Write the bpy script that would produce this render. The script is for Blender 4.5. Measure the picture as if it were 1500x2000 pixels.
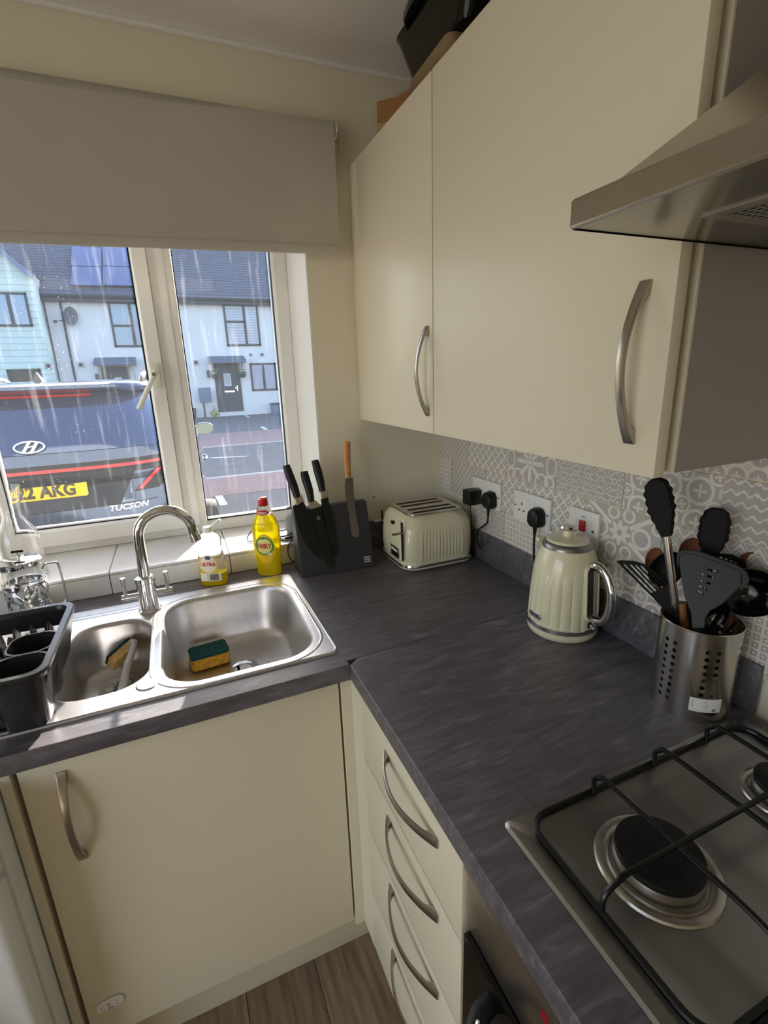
import bpy, bmesh, math, random
from math import sin, cos, pi, radians, sqrt, atan2
from mathutils import Vector as V, Matrix, Euler
for o_ in list(bpy.data.objects): bpy.data.objects.remove(o_)
random.seed(7)
S = bpy.context.scene
COL = S.collection

# ---------------------------------------------------------------- camera
CAM = (-0.8793, -1.5479, 1.5088); ROT = (1.2931, 0.0325, -0.4045); FPX = 952.56
cd = bpy.data.cameras.new('camera'); cd.sensor_fit = 'VERTICAL'; cd.sensor_height = 36; cd.lens = FPX*36/2000
cd.clip_start = .02; cd.clip_end = 300
cam = bpy.data.objects.new('camera', cd); COL.objects.link(cam)
cam.location = CAM; cam.rotation_euler = ROT; S.camera = cam
_M = Euler(ROT).to_matrix()
def ray(px, py): return _M @ V(((px-750)/FPX, -(py-1000)/FPX, -1))
def onp(px, py, P, N):
    d = ray(px, py); N = V(N); t = (V(P)-V(CAM)).dot(N)/d.dot(N); return V(CAM)+d*t
def on(px, py, ax, val):
    i = 'xyz'.index(ax); N = [0, 0, 0]; N[i] = 1; P = [0, 0, 0]; P[i] = val
    return onp(px, py, P, N)

# ---------------------------------------------------------------- light
W = bpy.data.worlds.new('World'); S.world = W; W.use_nodes = True
_n = W.node_tree.nodes; _l = W.node_tree.links
sky = _n.new('ShaderNodeTexSky'); sky.sky_type = 'NISHITA'; sky.sun_disc = False
sky.sun_elevation = radians(24); sky.sun_rotation = radians(23); sky.air_density = 1.0; sky.dust_density = 1.5; sky.ozone_density = 1.0
_n['Background'].inputs[1].default_value = SKY = 0.42
_l.new(sky.outputs[0], _n['Background'].inputs[0])
def lamp(name, kind, loc, energy, col=(1, 1, 1), **k):
    d = bpy.data.lights.new(name, kind); d.energy = energy; d.color = col
    for a, b in k.items(): setattr(d, a, b)
    o = bpy.data.objects.new(name, d); COL.objects.link(o); o.location = loc; return o
sun = lamp('sun', 'SUN', (6, 12, 8), 20.0, (1, .93, .82), angle=radians(.6))
sun.rotation_euler = V((-.43, -1, -.335)).to_track_quat('-Z', 'Y').to_euler()
# unseen fill light added on the left to brighten the room
left_fill = lamp('left_fill_light', 'AREA', (-2.93, -1.85, 1.1), 12.5, (1, .98, .95), shape='RECTANGLE', size=1.7, size_y=2.0)
left_fill.rotation_euler = (radians(90), 0, radians(-90))
cel = lamp('ceiling_fill_light', 'AREA', (-1.7, -2.9, 2.30), 0.9, (1, .88, .72), shape='DISK', size=.45)  # weak warm fill added near the ceiling, no fitting seen
vs = S.view_settings; vs.view_transform = 'Standard'; vs.look = 'None'; vs.gamma = 1; vs.use_curve_mapping = False; vs.exposure = 0.32

# ---------------------------------------------------------------- materials
def lin(c):
    f = lambda u: u/12.92 if u <= .04045 else ((u+.055)/1.055)**2.4
    return tuple(f(x/255) for x in c[:3])+(1,)
MATS = {}
def mk(name, c, r=.5, m=0., var=0., vs_=8., bump=0., bs=60., st=None, coat=0., trans=0., ior=1.45, emis=None, alpha=1., spec=.5, aniso=0., rand=0.):
    if name in MATS: return MATS[name]
    M = bpy.data.materials.new(name); M.use_nodes = True; nt = M.node_tree; b = nt.nodes['Principled BSDF']
    I = b.inputs; I['Base Color'].default_value = lin(c); I['Roughness'].default_value = r; I['Metallic'].default_value = m
    I['Coat Weight'].default_value = coat; I['Coat Roughness'].default_value = .05; I['Transmission Weight'].default_value = trans; I['IOR'].default_value = ior
    I['Specular IOR Level'].default_value = spec; I['Anisotropic'].default_value = aniso; I['Alpha'].default_value = alpha
    if emis: I['Emission Color'].default_value = lin(emis[0]); I['Emission Strength'].default_value = emis[1]
    if var or bump:
        tc = nt.nodes.new('ShaderNodeTexCoord'); mp = nt.nodes.new('ShaderNodeMapping'); nt.links.new(tc.outputs['Object'], mp.inputs[0])
        if st: mp.inputs['Scale'].default_value = st
    if var:
        nz = nt.nodes.new('ShaderNodeTexNoise'); nz.inputs['Scale'].default_value = vs_; nz.inputs['Detail'].default_value = 5
        nt.links.new(mp.outputs[0], nz.inputs['Vector'])
        rp = nt.nodes.new('ShaderNodeValToRGB'); L = lin(c)
        rp.color_ramp.elements[0].position = .3; rp.color_ramp.elements[1].position = .7
        rp.color_ramp.elements[0].color = tuple(max(0, x*(1-var)) for x in L[:3])+(1,); rp.color_ramp.elements[1].color = tuple(min(1, x*(1+var)) for x in L[:3])+(1,)
        nt.links.new(nz.outputs['Fac'], rp.inputs[0]); src = rp.outputs[0]
        if rand:
            oi = nt.nodes.new('ShaderNodeObjectInfo'); hs = nt.nodes.new('ShaderNodeHueSaturation'); mr = nt.nodes.new('ShaderNodeMapRange')
            mr.inputs[3].default_value = 1-rand; mr.inputs[4].default_value = 1+rand
            nt.links.new(oi.outputs['Random'], mr.inputs[0]); nt.links.new(mr.outputs[0], hs.inputs['Value']); nt.links.new(src, hs.inputs['Color']); src = hs.outputs[0]
        nt.links.new(src, I['Base Color'])
    if bump:
        n2 = nt.nodes.new('ShaderNodeTexNoise'); n2.inputs['Scale'].default_value = bs; n2.inputs['Detail'].default_value = 4
        nt.links.new(mp.outputs[0], n2.inputs['Vector'])
        bp = nt.nodes.new('ShaderNodeBump'); bp.inputs['Strength'].default_value = bump; bp.inputs['Distance'].default_value = .002
        nt.links.new(n2.outputs['Fac'], bp.inputs['Height']); nt.links.new(bp.outputs[0], I['Normal'])
    MATS[name] = M; return M
class X:                                      # tiny expression builder on Math nodes
    nt = None
    def __init__(s, k): s.k = k
    @staticmethod
    def op(o, *a):
        n = X.nt.nodes.new('ShaderNodeMath'); n.operation = o
        for i, q in enumerate(a):
            q = q.k if isinstance(q, X) else q
            if isinstance(q, (int, float)): n.inputs[i].default_value = q
            else: X.nt.links.new(q, n.inputs[i])
        return X(n.outputs[0])
    def __add__(s, o): return X.op('ADD', s, o)
    def __sub__(s, o): return X.op('SUBTRACT', s, o)
    def __rsub__(s, o): return X.op('SUBTRACT', o, s)
    def __mul__(s, o): return X.op('MULTIPLY', s, o)
    __radd__ = __add__; __rmul__ = __mul__
    def __lt__(s, o): return X.op('LESS_THAN', s, o)
    def __gt__(s, o): return X.op('GREATER_THAN', s, o)
def xabs(a): return X.op('ABSOLUTE', a)
def xmin(a, b): return X.op('MINIMUM', a, b)
def xmax(a, b): return X.op('MAXIMUM', a, b)
def xfr(a): return X.op('FRACT', a)-.5        # centred repeat
def xcos(a): return X.op('COSINE', a)
def xsin(a): return X.op('SINE', a)
def xlen(a, b): return X.op('SQRT', a*a+b*b)
def xang(a, b): return X.op('ARCTAN2', b, a)

# ---------------------------------------------------------------- geometry
class G:
    def __init__(s): s.v = []; s.f = []
    def add(s, v, f, M=None):
        n = len(s.v); s.v += [tuple(M @ V(p)) if M else tuple(p) for p in v]; s.f += [tuple(i+n for i in q) for q in f]; return s
    def join(s, g, M=None): return s.add(g.v, g.f, M)
    def tr(s, M): s.v = [tuple(M @ V(p)) for p in s.v]; return s
    def box(s, x, y, z, M=None):
        v = [(a, b, c) for a in x for b in y for c in z]
        return s.add(v, [(0, 1, 3, 2), (4, 6, 7, 5), (0, 4, 5, 1), (2, 3, 7, 6), (0, 2, 6, 4), (1, 5, 7, 3)], M)
    def loft(s, rings, cap=(1, 1), closed=True, M=None):
        n = len(rings[0]); v = [p for r in rings for p in r]; f = []
        for i in range(len(rings)-1):
            for j in range(n if closed else n-1):
                a = i*n+j; b = i*n+(j+1) % n; f.append((a, b, b+n, a+n))
        if cap[0]: f.append(tuple(range(n))[::-1])
        if cap[1]: f.append(tuple(range((len(rings)-1)*n, len(rings)*n)))
        return s.add(v, f, M)
    def lathe(s, prof, n=40, c=(0, 0, 0), cap=(0, 0), M=None):
        R = [[(c[0]+r*cos(2*pi*k/n), c[1]+r*sin(2*pi*k/n), c[2]+z) for k in range(n)] for r, z in prof]
        return s.loft(R, cap, True, M)
    def tube(s, pts, r, n=10, sm=0, flat=None, cap=(1, 1), M=None, up=None):
        P = [V(p) for p in pts]
        if sm: P = smooth(P, sm)
        R = []; prev = None
        for i, p in enumerate(P):
            t = (P[min(i+1, len(P)-1)]-P[max(i-1, 0)]).normalized()
            if prev is None:
                u = V(up) if up else (V((0, 0, 1)) if abs(t.z) < .9 else V((1, 0, 0)))
            else: u = prev
            u = (u-t*u.dot(t)).normalized(); prev = u; w = t.cross(u)
            rr = r(i/(len(P)-1)) if callable(r) else r
            a, b = (rr if isinstance(rr, tuple) else (rr, rr*(flat or 1)))
            R.append([p+w*(a*cos(2*pi*k/n))+u*(b*sin(2*pi*k/n)) for k in range(n)])
        return s.loft(R, cap, True, M)
    def prism(s, poly, O, U, Wv, th, ch=0., M=None):     # polygon (u,v) on a plane, thickness along U x W
        O = V(O); U = V(U); Wv = V(Wv); N = U.cross(Wv).normalized()
        r0 = [O+U*a+Wv*b for a, b in poly]
        return s.loft([r0, [p+N*th for p in r0]], (1, 1), True, M)
    def o(s, name, mat, par=None, w=0, sm=35, bev=0., seg=2, kind=None):
        v = s.v
        if w and par is not None:
            I = par.get('_inv'); I = Matrix([I[0:4], I[4:8], I[8:12], I[12:16]]) if I else None
            if I: v = [tuple(I @ V(p)) for p in v]
        me = bpy.data.meshes.new(name); me.from_pydata(v, [], s.f); 
        bm = bmesh.new(); bm.from_mesh(me)
        bmesh.ops.recalc_face_normals(bm, faces=bm.faces)
        if bev:
            ed = [e for e in bm.edges if len(e.link_faces) == 2 and e.calc_face_angle(0) > radians(30)]
            bmesh.ops.bevel(bm, geom=ed, offset=bev, segments=seg, profile=.6, affect='EDGES', clamp_overlap=True)
        bm.to_mesh(me); bm.free()
        if sm: me.shade_smooth(); me.set_sharp_from_angle(angle=radians(sm))
        me.materials.append(mat)
        ob = bpy.data.objects.new(name, me); COL.objects.link(ob)
        if par is not None:
            ob.parent = par
            if par.get('_inv'): ob['_inv'] = list(par['_inv'])
        if kind: ob['kind'] = kind
        return ob
def smooth(P, k):
    out = []
    for i in range(len(P)-1):
        a = P[max(i-1, 0)]; b = P[i]; c = P[i+1]; d = P[min(i+2, len(P)-1)]
        for j in range(k):
            t = j/k; out.append(.5*((2*b)+(c-a)*t+(2*a-5*b+4*c-d)*t*t+(3*b-a-3*c+d)*t**3))
    return out+[P[-1]]
def rr(cx, cy, hx, hy, r, z, n=6):            # rounded rectangle ring
    out = []
    for k, (sx, sy) in enumerate(((1, 1), (-1, 1), (-1, -1), (1, -1))):
        for j in range(n+1):
            a = pi/2*(k+j/n); out.append((cx+sx*(hx-r)+r*cos(a), cy+sy*(hy-r)+r*sin(a), z))
    return out
def rrp(cx, cy, hx, hy, r, n=6): return [(p[0], p[1]) for p in rr(cx, cy, hx, hy, r, 0, n)]
def ell(cx, cy, a, b, n=24): return [(cx+a*cos(2*pi*k/n), cy+b*sin(2*pi*k/n)) for k in range(n)]
def _curve_geo(cu):
    ob = bpy.data.objects.new('tmp', cu); COL.objects.link(ob)
    me = bpy.data.meshes.new_from_object(ob.evaluated_get(bpy.context.evaluated_depsgraph_get()))
    g = G(); g.v = [tuple(v.co) for v in me.vertices]; g.f = [tuple(p.vertices) for p in me.polygons]
    bpy.data.objects.remove(ob); bpy.data.meshes.remove(me); bpy.data.curves.remove(cu); return g
def plate(outer, holes, z0, z1, bev=0.):      # flat plate with holes, x-y polygons
    cu = bpy.data.curves.new('tmp', 'CURVE'); cu.dimensions = '2D'; cu.fill_mode = 'BOTH'
    for poly in [outer]+list(holes):
        sp = cu.splines.new('POLY'); sp.points.add(len(poly)-1); sp.use_cyclic_u = True
        for i, p in enumerate(poly): sp.points[i].co = (p[0], p[1], 0, 1)
    cu.extrude = (z1-z0)/2-bev; cu.bevel_depth = bev; cu.bevel_resolution = 2; cu.offset = -bev
    return _curve_geo(cu).tr(Matrix.Translation((0, 0, (z0+z1)/2)))
def text(s, size, ext=.0004, off=0., shear=0., align='CENTER', sx=1., spacing=1.):
    cu = bpy.data.curves.new('tmp', 'FONT'); cu.body = s; cu.size = size; cu.extrude = ext; cu.offset = off; cu.shear = shear
    cu.align_x = align; cu.align_y = 'CENTER'; cu.resolution_u = 3; cu.space_character = spacing
    return _curve_geo(cu).tr(Matrix.Diagonal((sx, 1, 1, 1)))
def frame(O, U, Wv):                          # matrix: local x,y,z -> U, W, UxW
    U = V(U).normalized(); Wv = V(Wv).normalized(); N = U.cross(Wv)
    return Matrix(((U.x, Wv.x, N.x, O[0]), (U.y, Wv.y, N.y, O[1]), (U.z, Wv.z, N.z, O[2]), (0, 0, 0, 1)))
def tag(o, label, cat, group=None):
    o['label'] = label; o['category'] = cat
    if group: o['group'] = group
    return o
def thing(name, label, cat, loc=(0, 0, 0), rz=0., group=None):
    e = bpy.data.objects.new(name, None); COL.objects.link(e); e.location = loc; e.rotation_euler = (0, 0, rz); e.empty_display_size = .05
    m = (Matrix.Translation(loc) @ Matrix.Rotation(rz, 4, 'Z')).inverted(); e['_inv'] = [x for r in m for x in r]
    return tag(e, label, cat, group)
def struct(ob): ob['kind'] = 'structure'; return ob
def inst(name, src, par, M):                  # another object that shares src's mesh
    ob = bpy.data.objects.new(name, src.data); COL.objects.link(ob); ob.parent = par
    I = par.get('_inv'); I = Matrix([I[0:4], I[4:8], I[8:12], I[12:16]]) if I else Matrix()
    ob.matrix_local = I @ M; return ob
def box(x, y, z): return G().box(x, y, z)

# palette
cream = mk('cream_gloss', (226, 216, 192), .36)
carc = mk('carcass_grey', (158, 152, 146), .5)
wallm = mk('magnolia_paint', (234, 224, 202), .85, bump=.06, bs=300)
white = mk('white_paint', (236, 234, 228), .7)
upvc = mk('white_upvc', (238, 237, 234), .28)
steel = mk('brushed_steel', (196, 192, 188), .30, 1., var=.06, vs_=40, st=(1, 30, 1), aniso=.3)
sinkm = mk('sink_steel', (214, 213, 214), .38, 1., var=.07, vs_=60, bump=.03, bs=200)
chrome = mk('chrome', (225, 225, 226), .06, 1.)
nickel = mk('satin_nickel', (176, 168, 158), .27, 1.)
black = mk('black_plastic', (14, 14, 15), .4)
blackg = mk('black_gloss', (8, 8, 9), .12)
silic = mk('black_silicone', (10, 10, 11), .6, spec=.3)
iron = mk('black_enamel', (10, 10, 11), .33)
creamp = mk('cream_enamel', (232, 224, 192), .16, coat=.4)
wplast = mk('white_plastic', (232, 231, 228), .3)
glassm = mk('clear_glass', (255, 255, 255), .0, trans=1., ior=1.45)
wood = mk('beech_wood', (190, 132, 78), .5, var=.2, vs_=14, st=(1, 1, .1))
# ================================================================ room shell
XL, YB, ZC = -2.9, -4.6, 2.335                # far left wall, wall behind, ceiling
WX0, WX1, WZ0, WZ1 = -1.448, -.453, .978, 2.06 # window opening
wf = mk('vinyl_oak', (136, 116, 94), .45, var=.35, vs_=5, st=(14, 1.2, 1), bump=.05, bs=30, rand=.10)
floor = struct(G().box((XL, 0), (YB, 0), (-.12, -.004)).o('floor', mk('floor_base', (92, 80, 68), .6)))
src = None; k = 0
for i in range(10):
    for j in range(-1, 4):
        x0 = -2.35+i*.18; y0 = -3.6+j*1.2+(i % 3)*.42
        if src is None:
            g = G().loft([[(0, 0, -.004), (.18, 0, -.004), (.18, 1.2, -.004), (0, 1.2, -.004)], [(.001, .001, 0), (.179, .001, 0), (.179, 1.199, 0), (.001, 1.199, 0)]], (0, 1))
            src = g.o('plank', wf, floor, sm=0); src.location = (x0, y0, 0)
        else: inst('plank', src, floor, Matrix.Translation((x0, y0, 0)))
struct(box((XL-.1, .1), (YB-.1, .36), (ZC, ZC+.1)).o('ceiling', mk('ceiling_white', (240, 235, 226), .9, bump=.05, bs=250)))
g = G()
for x, z in (((XL, WX0), (-.1, ZC)), ((WX1, .1), (-.1, ZC)), ((WX0, WX1), (-.1, WZ0-.012)), ((WX0, WX1), (WZ1, ZC))): g.box(x, (0, .33), z)
wb = struct(g.o('wall_back', wallm, sm=0))
g = G().box((WX1-.004, WX1), (.001, .25), (WZ0, WZ1)).box((WX0, WX0+.004), (.001, .25), (WZ0, WZ1)).box((WX0, WX1), (.001, .25), (WZ1-.004, WZ1))
g.o('reveal_lining', white, wb, sm=0)
g = G()
for x, z in (((XL, WX0), (-.1, 6)), ((WX1, 8), (-.1, 6)), ((WX0, WX1), (-.1, WZ0-.03)), ((WX0, WX1), (WZ1, 6))): g.box(x, (.331, .42), z)
g.o('outer_skin', mk('skin_grey', (140, 140, 140), .9, var=.1, vs_=12), wb, sm=0)  # unseen outer face of the wall, added in grey for the car's reflections
wr = struct(box((0, .1), (YB, .33), (-.1, ZC)).o('wall_right', wallm, sm=0))
struct(G().box((XL-.1, XL), (YB, -2.72), (-.1, ZC)).box((XL-.1, XL), (-.98, .33), (-.1, ZC)).box((XL-.1, XL), (-2.72, -.98), (2.12, ZC)).o('wall_left', wallm, sm=0))  # opening made up to hold the added left fill
struct(box((XL, 0), (YB-.1, YB), (-.1, ZC)).o('wall_front', wallm, sm=0))
# cove line between ceiling and window wall
struct(G().tube([(XL, -.004, ZC-.004), (-.002, -.004, ZC-.004)], .007, 8).o('trim_1', white))

# ---- patterned wall tiles on the right wall
def tilemat(i):
    M = bpy.data.materials.new('patterned_tile_%d' % i); M.use_nodes = True; nt = M.node_tree; X.nt = nt; b = nt.nodes['Principled BSDF']
    tc = nt.nodes.new('ShaderNodeTexCoord'); sp = nt.nodes.new('ShaderNodeSeparateXYZ'); nt.links.new(tc.outputs['Object'], sp.inputs[0])
    u = X(sp.outputs['Y'])*10; v = X(sp.outputs['Z'])*10         # decimetres, tile spans +-1 x +-.53
    def fl(a, c, n, r0, r1, ph=0):                               # flower mask round a,c
        r = xlen(a, c); t = xang(a, c); return r < (xcos(t*n+ph)*(r1-r0)*.5+(r1+r0)*.5)
    def ring(a, c, r0, r1): r = xlen(a, c); return (r > r0)*(r < r1)
    if i == 0:   # overlapping discs with small stars
        a = xfr(u*2.9); c = xfr(v*2.9); a2 = xfr(u*2.9+.5); c2 = xfr(v*2.9+.5)
        m = 1-(xlen(a, c) < .43)+fl(a, c, 4, .03, .22)-ring(a2, c2, .09, .13)
    elif i == 1: # diamond trellis
        p = xfr((u+v)*3.2); q = xfr((u-v)*3.2); m = 1-(xmax(xabs(p), xabs(q)) < .36)+(xmax(xabs(p), xabs(q)) < .1)
    elif i == 2: # large star flower with scrolled corners
        a2 = xabs(u)-.78; c2 = xabs(v)-.42
        m = fl(u, v, 8, .1, .56)-ring(u, v, .07, .10)+ring(a2, c2, .12, .19)+ring(a2+.3, c2-.05, .2, .26)+ring(a2-.05, c2+.35, .14, .2)
    elif i == 3: # rows of floret outlines
        a = xfr(u*2.6); c = xfr(v*2.6); a2 = xfr(u*2.6+.5); c2 = xfr(v*2.6+.5)
        r = xlen(a, c); e = r-(xcos(xang(a, c)*6)*.11+.33)
        m = (xabs(e) < .045)+(r < .07)+ring(a2, c2, .12, .19)
    elif i == 4: # interlaced scroll rings
        a = xfr(u*1.6+.5); c = xfr(v*1.6+.2); a2 = xfr(u*1.6); c2 = xfr(v*1.6+.7)
        m = ring(a, c, .34, .44)+ring(a2, c2, .2, .28)+fl(a, c, 4, .04, .22)+fl(a2, c2, 4, .03, .15, .8)
    elif i == 5: # rounded key wave
        a = xfr(u*3.4+xsin(v*36)*.08); c = xfr(v*5.2); w = xabs(c-xsin(u*30)*.2); m = (w < .10)+(xlen(a, c*.8) < .09)
    elif i == 6: # zigzag
        z = xfr(v*3.0+xabs(xfr(u*3.4))*1.1); m = (xabs(z) < .12)+(xabs(xabs(z)-.3) < .04)
    elif i == 7: # fine check of little squares
        a = xfr(u*6.5); c = xfr(v*6.5); q = xmax(xabs(a), xabs(c)); m = (q > .36)+(q < .14)
    elif i == 8: # diagonal bands with daisies
        d1 = xabs(u*.62+v); d2 = xabs(u*.62-v); a2 = xabs(u)-.55; 
        m = (xmin(d1, d2) < .055)*(xlen(u, v) > .3)+fl(u, v, 8, .17, .29)-(xlen(u, v) < .07)+ring(a2, v, .17, .24)+ring(xabs(u)-.2, xabs(v)-.42, .1, .16)+ring(a2-.35, xabs(v)-.3, .08, .13)
    else:        # dense small dots and leaves
        p = xfr((u+v)*4.2); q = xfr((u-v)*4.2); m = fl(p, q, 4, .12, .44)-(xlen(p, q) < .1)
    m = xmin(xmax(m, 0), 1)
    nz = nt.nodes.new('ShaderNodeTexNoise'); nz.inputs['Scale'].default_value = 45; nt.links.new(tc.outputs['Object'], nz.inputs['Vector'])
    m = m*(X(nz.outputs['Fac'])*.7+.55)
    mx = nt.nodes.new('ShaderNodeMix'); mx.data_type = 'RGBA'; nt.links.new(xmin(m, 1).k, mx.inputs['Factor'])
    mx.inputs['A'].default_value = lin((188, 180, 176)); mx.inputs['B'].default_value = lin((236, 231, 220)); nt.links.new(mx.outputs['Result'], b.inputs['Base Color'])
    b.inputs['Roughness'].default_value = .38
    return M
TM = [tilemat(i) for i in range(10)]
box((-.0068, .001), (-2.2, 0), (.98, 1.56)).o('grout', mk('grout_cream', (222, 212, 184), .9), wr, sm=0)
TW, TH, TX = .205, .1095, -.009
lay = [[7, 3, 7, 0, 4, 7, 4, 9, 5, 1, 8], [7, 9, 1, 1, 8, 6, 7, 0, 3, 5, 2], [9, 1, 2, 3, 4, 5, 8, 1, 6, 0, 3], [5, 6, 8, 0, 0, 0, 4, 9, 2, 1, 0], [3, 1, 4, 5, 2, 9, 6, 0, 8, 1, 3]]
tsrc = {}
for r in range(5):
    z0 = .989+r*TH; off = -.192 if r % 2 == 0 else -.09; edges = [0]+[off-TW*k for k in range(11)]
    for c in range(10):
        y1, y0 = edges[c]-.0014, edges[c+1]+.0014; hw = (y1-y0)/2; hh = TH/2-.0014; p = lay[r][c]
        key = (round(hw, 4), p)
        if key not in tsrc:
            R0 = [(-.0005, s*hw, t*hh) for s, t in ((-1, -1), (1, -1), (1, 1), (-1, 1))]
            R1 = [(TX+.0008, a[1], a[2]) for a in R0]; R2 = [(TX, a[1]-math.copysign(.0009, a[1]), a[2]-math.copysign(.0009, a[2])) for a in R0]
            ob = G().loft([R0, R1, R2], (0, 1)).o('tile', TM[p], wr, sm=0); ob.location = (0, (y0+y1)/2, z0+TH/2); tsrc[key] = ob
        else: inst('tile', tsrc[key], wr, Matrix.Translation((0, (y0+y1)/2, z0+TH/2)))
# corner bead where the tiles meet the window wall
struct(box((-.012, -.002), (-.003, 0), (.98, 1.5)).o('trim_2', mk('trim_cream', (228, 218, 190), .5), sm=0))

# ---- tiled window sill and its front upstand
sill = struct(box((WX0, WX1), (.0, .33), (WZ0-.012, WZ0-.006)).o('trim_3', mk('sill_bed', (200, 198, 194), .8), sm=0))
stile = mk('sill_tile', (222, 221, 219), .16, var=.05, vs_=5)
xs = [-1.79, -1.447, -1.113, -.776, WX1]
for k in range(4):
    if k: box((max(xs[k], WX0)+.0012, xs[k+1]-.0012), (-.022, .262), (WZ0-.008, WZ0)).o('tile', stile, sill, bev=.0012, seg=1)
    box((xs[k]+.0012, xs[k+1]-.0012), (-.022, -.001), (.911, WZ0-.0095)).o('tile', stile, sill, bev=.001, seg=1)

# ---- window
win = struct(box((WX0+.002, WX0+.05), (.25, .32), (WZ0, WZ1)).o('window_1', upvc, bev=.004))
gk = mk('gasket_black', (18, 18, 20), .6)
def wframe(name, x, z, wd, y, par, bev=.006):  # four mitred bars
    g = G()
    (x0, x1), (z0, z1) = x, z; (l, r, b, t) = wd
    o_ = [(x0, z0), (x1, z0), (x1, z1), (x0, z1)]; i_ = [(x0+l, z0+b), (x1-r, z0+b), (x1-r, z1-t), (x0+l, z1-t)]
    e = .007; m_ = [(a+(e if a < (x0+x1)/2 else -e)*-1, c+(e if c < (z0+z1)/2 else -e)*-1) for a, c in i_]
    rings = [[(a, y[1], c) for a, c in o_], [(a, y[0], c) for a, c in o_], [(a, y[0], c) for a, c in m_], [(a, y[0]+.012, c) for a, c in i_], [(a, y[1], c) for a, c in i_]]
    v = [p for q in rings for p in q]; f = []
    for q in range(5):
        for j in range(4): f.append((q*4+j, q*4+(j+1) % 4, ((q+1) % 5)*4+(j+1) % 4, ((q+1) % 5)*4+j))
    return g.add(v, f).o(name, upvc, par, sm=0, bev=.0015, seg=1)
wframe('outer_frame', (WX0+.004, WX1-.003), (WZ0+.001, WZ1-.003), (.05, .052, .037, .05), (.252, .32), win)
wframe('sash', (-1.432, -.889), (1.008, 2.03), (.047, .046, .056, .05), (.232, .30), win)
box((-.889, -.818), (.250, .32), (WZ0+.03, WZ1-.04)).o('mullion', upvc, win, bev=.005)
box((-.868, -.842), (.243, .252), (WZ0+.036, WZ1-.05)).o('mullion_bead', upvc, win, bev=.004)
pane = bpy.data.materials.new('window_pane'); pane.use_nodes = True; nt = pane.node_tree; nt.nodes.clear()
out = nt.nodes.new('ShaderNodeOutputMaterial'); t_ = nt.nodes.new('ShaderNodeBsdfTransparent'); gl = nt.nodes.new('ShaderNodeBsdfGlossy'); gl.inputs['Roughness'].default_value = .02
fr = nt.nodes.new('ShaderNodeFresnel'); fr.inputs['IOR'].default_value = 1.3; m1 = nt.nodes.new('ShaderNodeMixShader'); m2 = nt.nodes.new('ShaderNodeMixShader')
df = nt.nodes.new('ShaderNodeBsdfTranslucent'); df.inputs['Color'].default_value = (.9, .93, 1, 1)
tc = nt.nodes.new('ShaderNodeTexCoord'); mp = nt.nodes.new('ShaderNodeMapping'); mp.inputs['Scale'].default_value = (14, 1, 1.3); nt.links.new(tc.outputs['Object'], mp.inputs[0])
nz = nt.nodes.new('ShaderNodeTexNoise'); nz.inputs['Scale'].default_value = 4; nz.inputs['Detail'].default_value = 6; nt.links.new(mp.outputs[0], nz.inputs['Vector'])
vo = nt.nodes.new('ShaderNodeTexVoronoi'); vo.inputs['Scale'].default_value = 75; nt.links.new(tc.outputs['Object'], vo.inputs['Vector'])
n3 = nt.nodes.new('ShaderNodeTexNoise'); n3.inputs['Scale'].default_value = 6; nt.links.new(tc.outputs['Object'], n3.inputs['Vector'])
X.nt = nt
streak = xmax(X(nz.outputs['Fac'])-.56, 0)*.22
spots = (X(vo.outputs['Distance']) < .09)*xmax(X(n3.outputs['Fac'])-.54, 0)*1.6
nt.links.new(xmin(streak+spots+.012, .5).k, m2.inputs[0])
nt.links.new(fr.outputs[0], m1.inputs[0]); nt.links.new(t_.outputs[0], m1.inputs[1]); nt.links.new(gl.outputs[0], m1.inputs[2])
nt.links.new(m1.outputs[0], m2.inputs[1]); nt.links.new(df.outputs[0], m2.inputs[2]); nt.links.new(m2.outputs[0], out.inputs[0])
G().add([(-1.387, .275, 1.062), (-.935, .275, 1.062), (-.935, .275, 1.98), (-1.387, .275, 1.98)], [(0, 1, 2, 3)]).o('pane', pane, win, sm=0)
G().add([(-.82, .29, 1.013), (-.504, .29, 1.013), (-.504, .29, 2.01), (-.82, .29, 2.01)], [(0, 1, 2, 3)]).o('pane', pane, win, sm=0)
for (x0, x1, z0, z1, y) in ((-1.385, -.936, 1.064, 1.98, .245), (-.818, -.506, 1.017, 2.01, .266)):
    g = G().box((x0-.001, x0+.004), (y, y+.02), (z0, z1)).box((x1-.004, x1+.001), (y, y+.02), (z0, z1)).box((x0, x1), (y, y+.02), (z0-.001, z0+.004))
    g.o('gasket', gk, win, sm=0)
hd = thing('window_handle', 'off-white lever handle on the opening window sash, swung down to the left', 'handle', (-.913, .231, 1.53))
hm = mk('handle_white', (226, 224, 214), .35)
box((-.927, -.899), (.219, .233), (1.485, 1.56)).o('base_plate', hm, hd, w=1, bev=.006)
G().tube([(-.913, .226, 1.535), (-.913, .195, 1.532), (-.919, .186, 1.522), (-.975, .178, 1.425)], lambda t: (.0095, .0075), 10, 5).o('lever', hm, hd, w=1)
G().lathe([(.0, 0), (.006, 0), (.006, .003), (0, .003)], 16, M=frame((-.917, .1785, 1.528), (1, 0, 0), (0, 0, 1))).o('lock_cylinder', nickel, hd, w=1)

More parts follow.
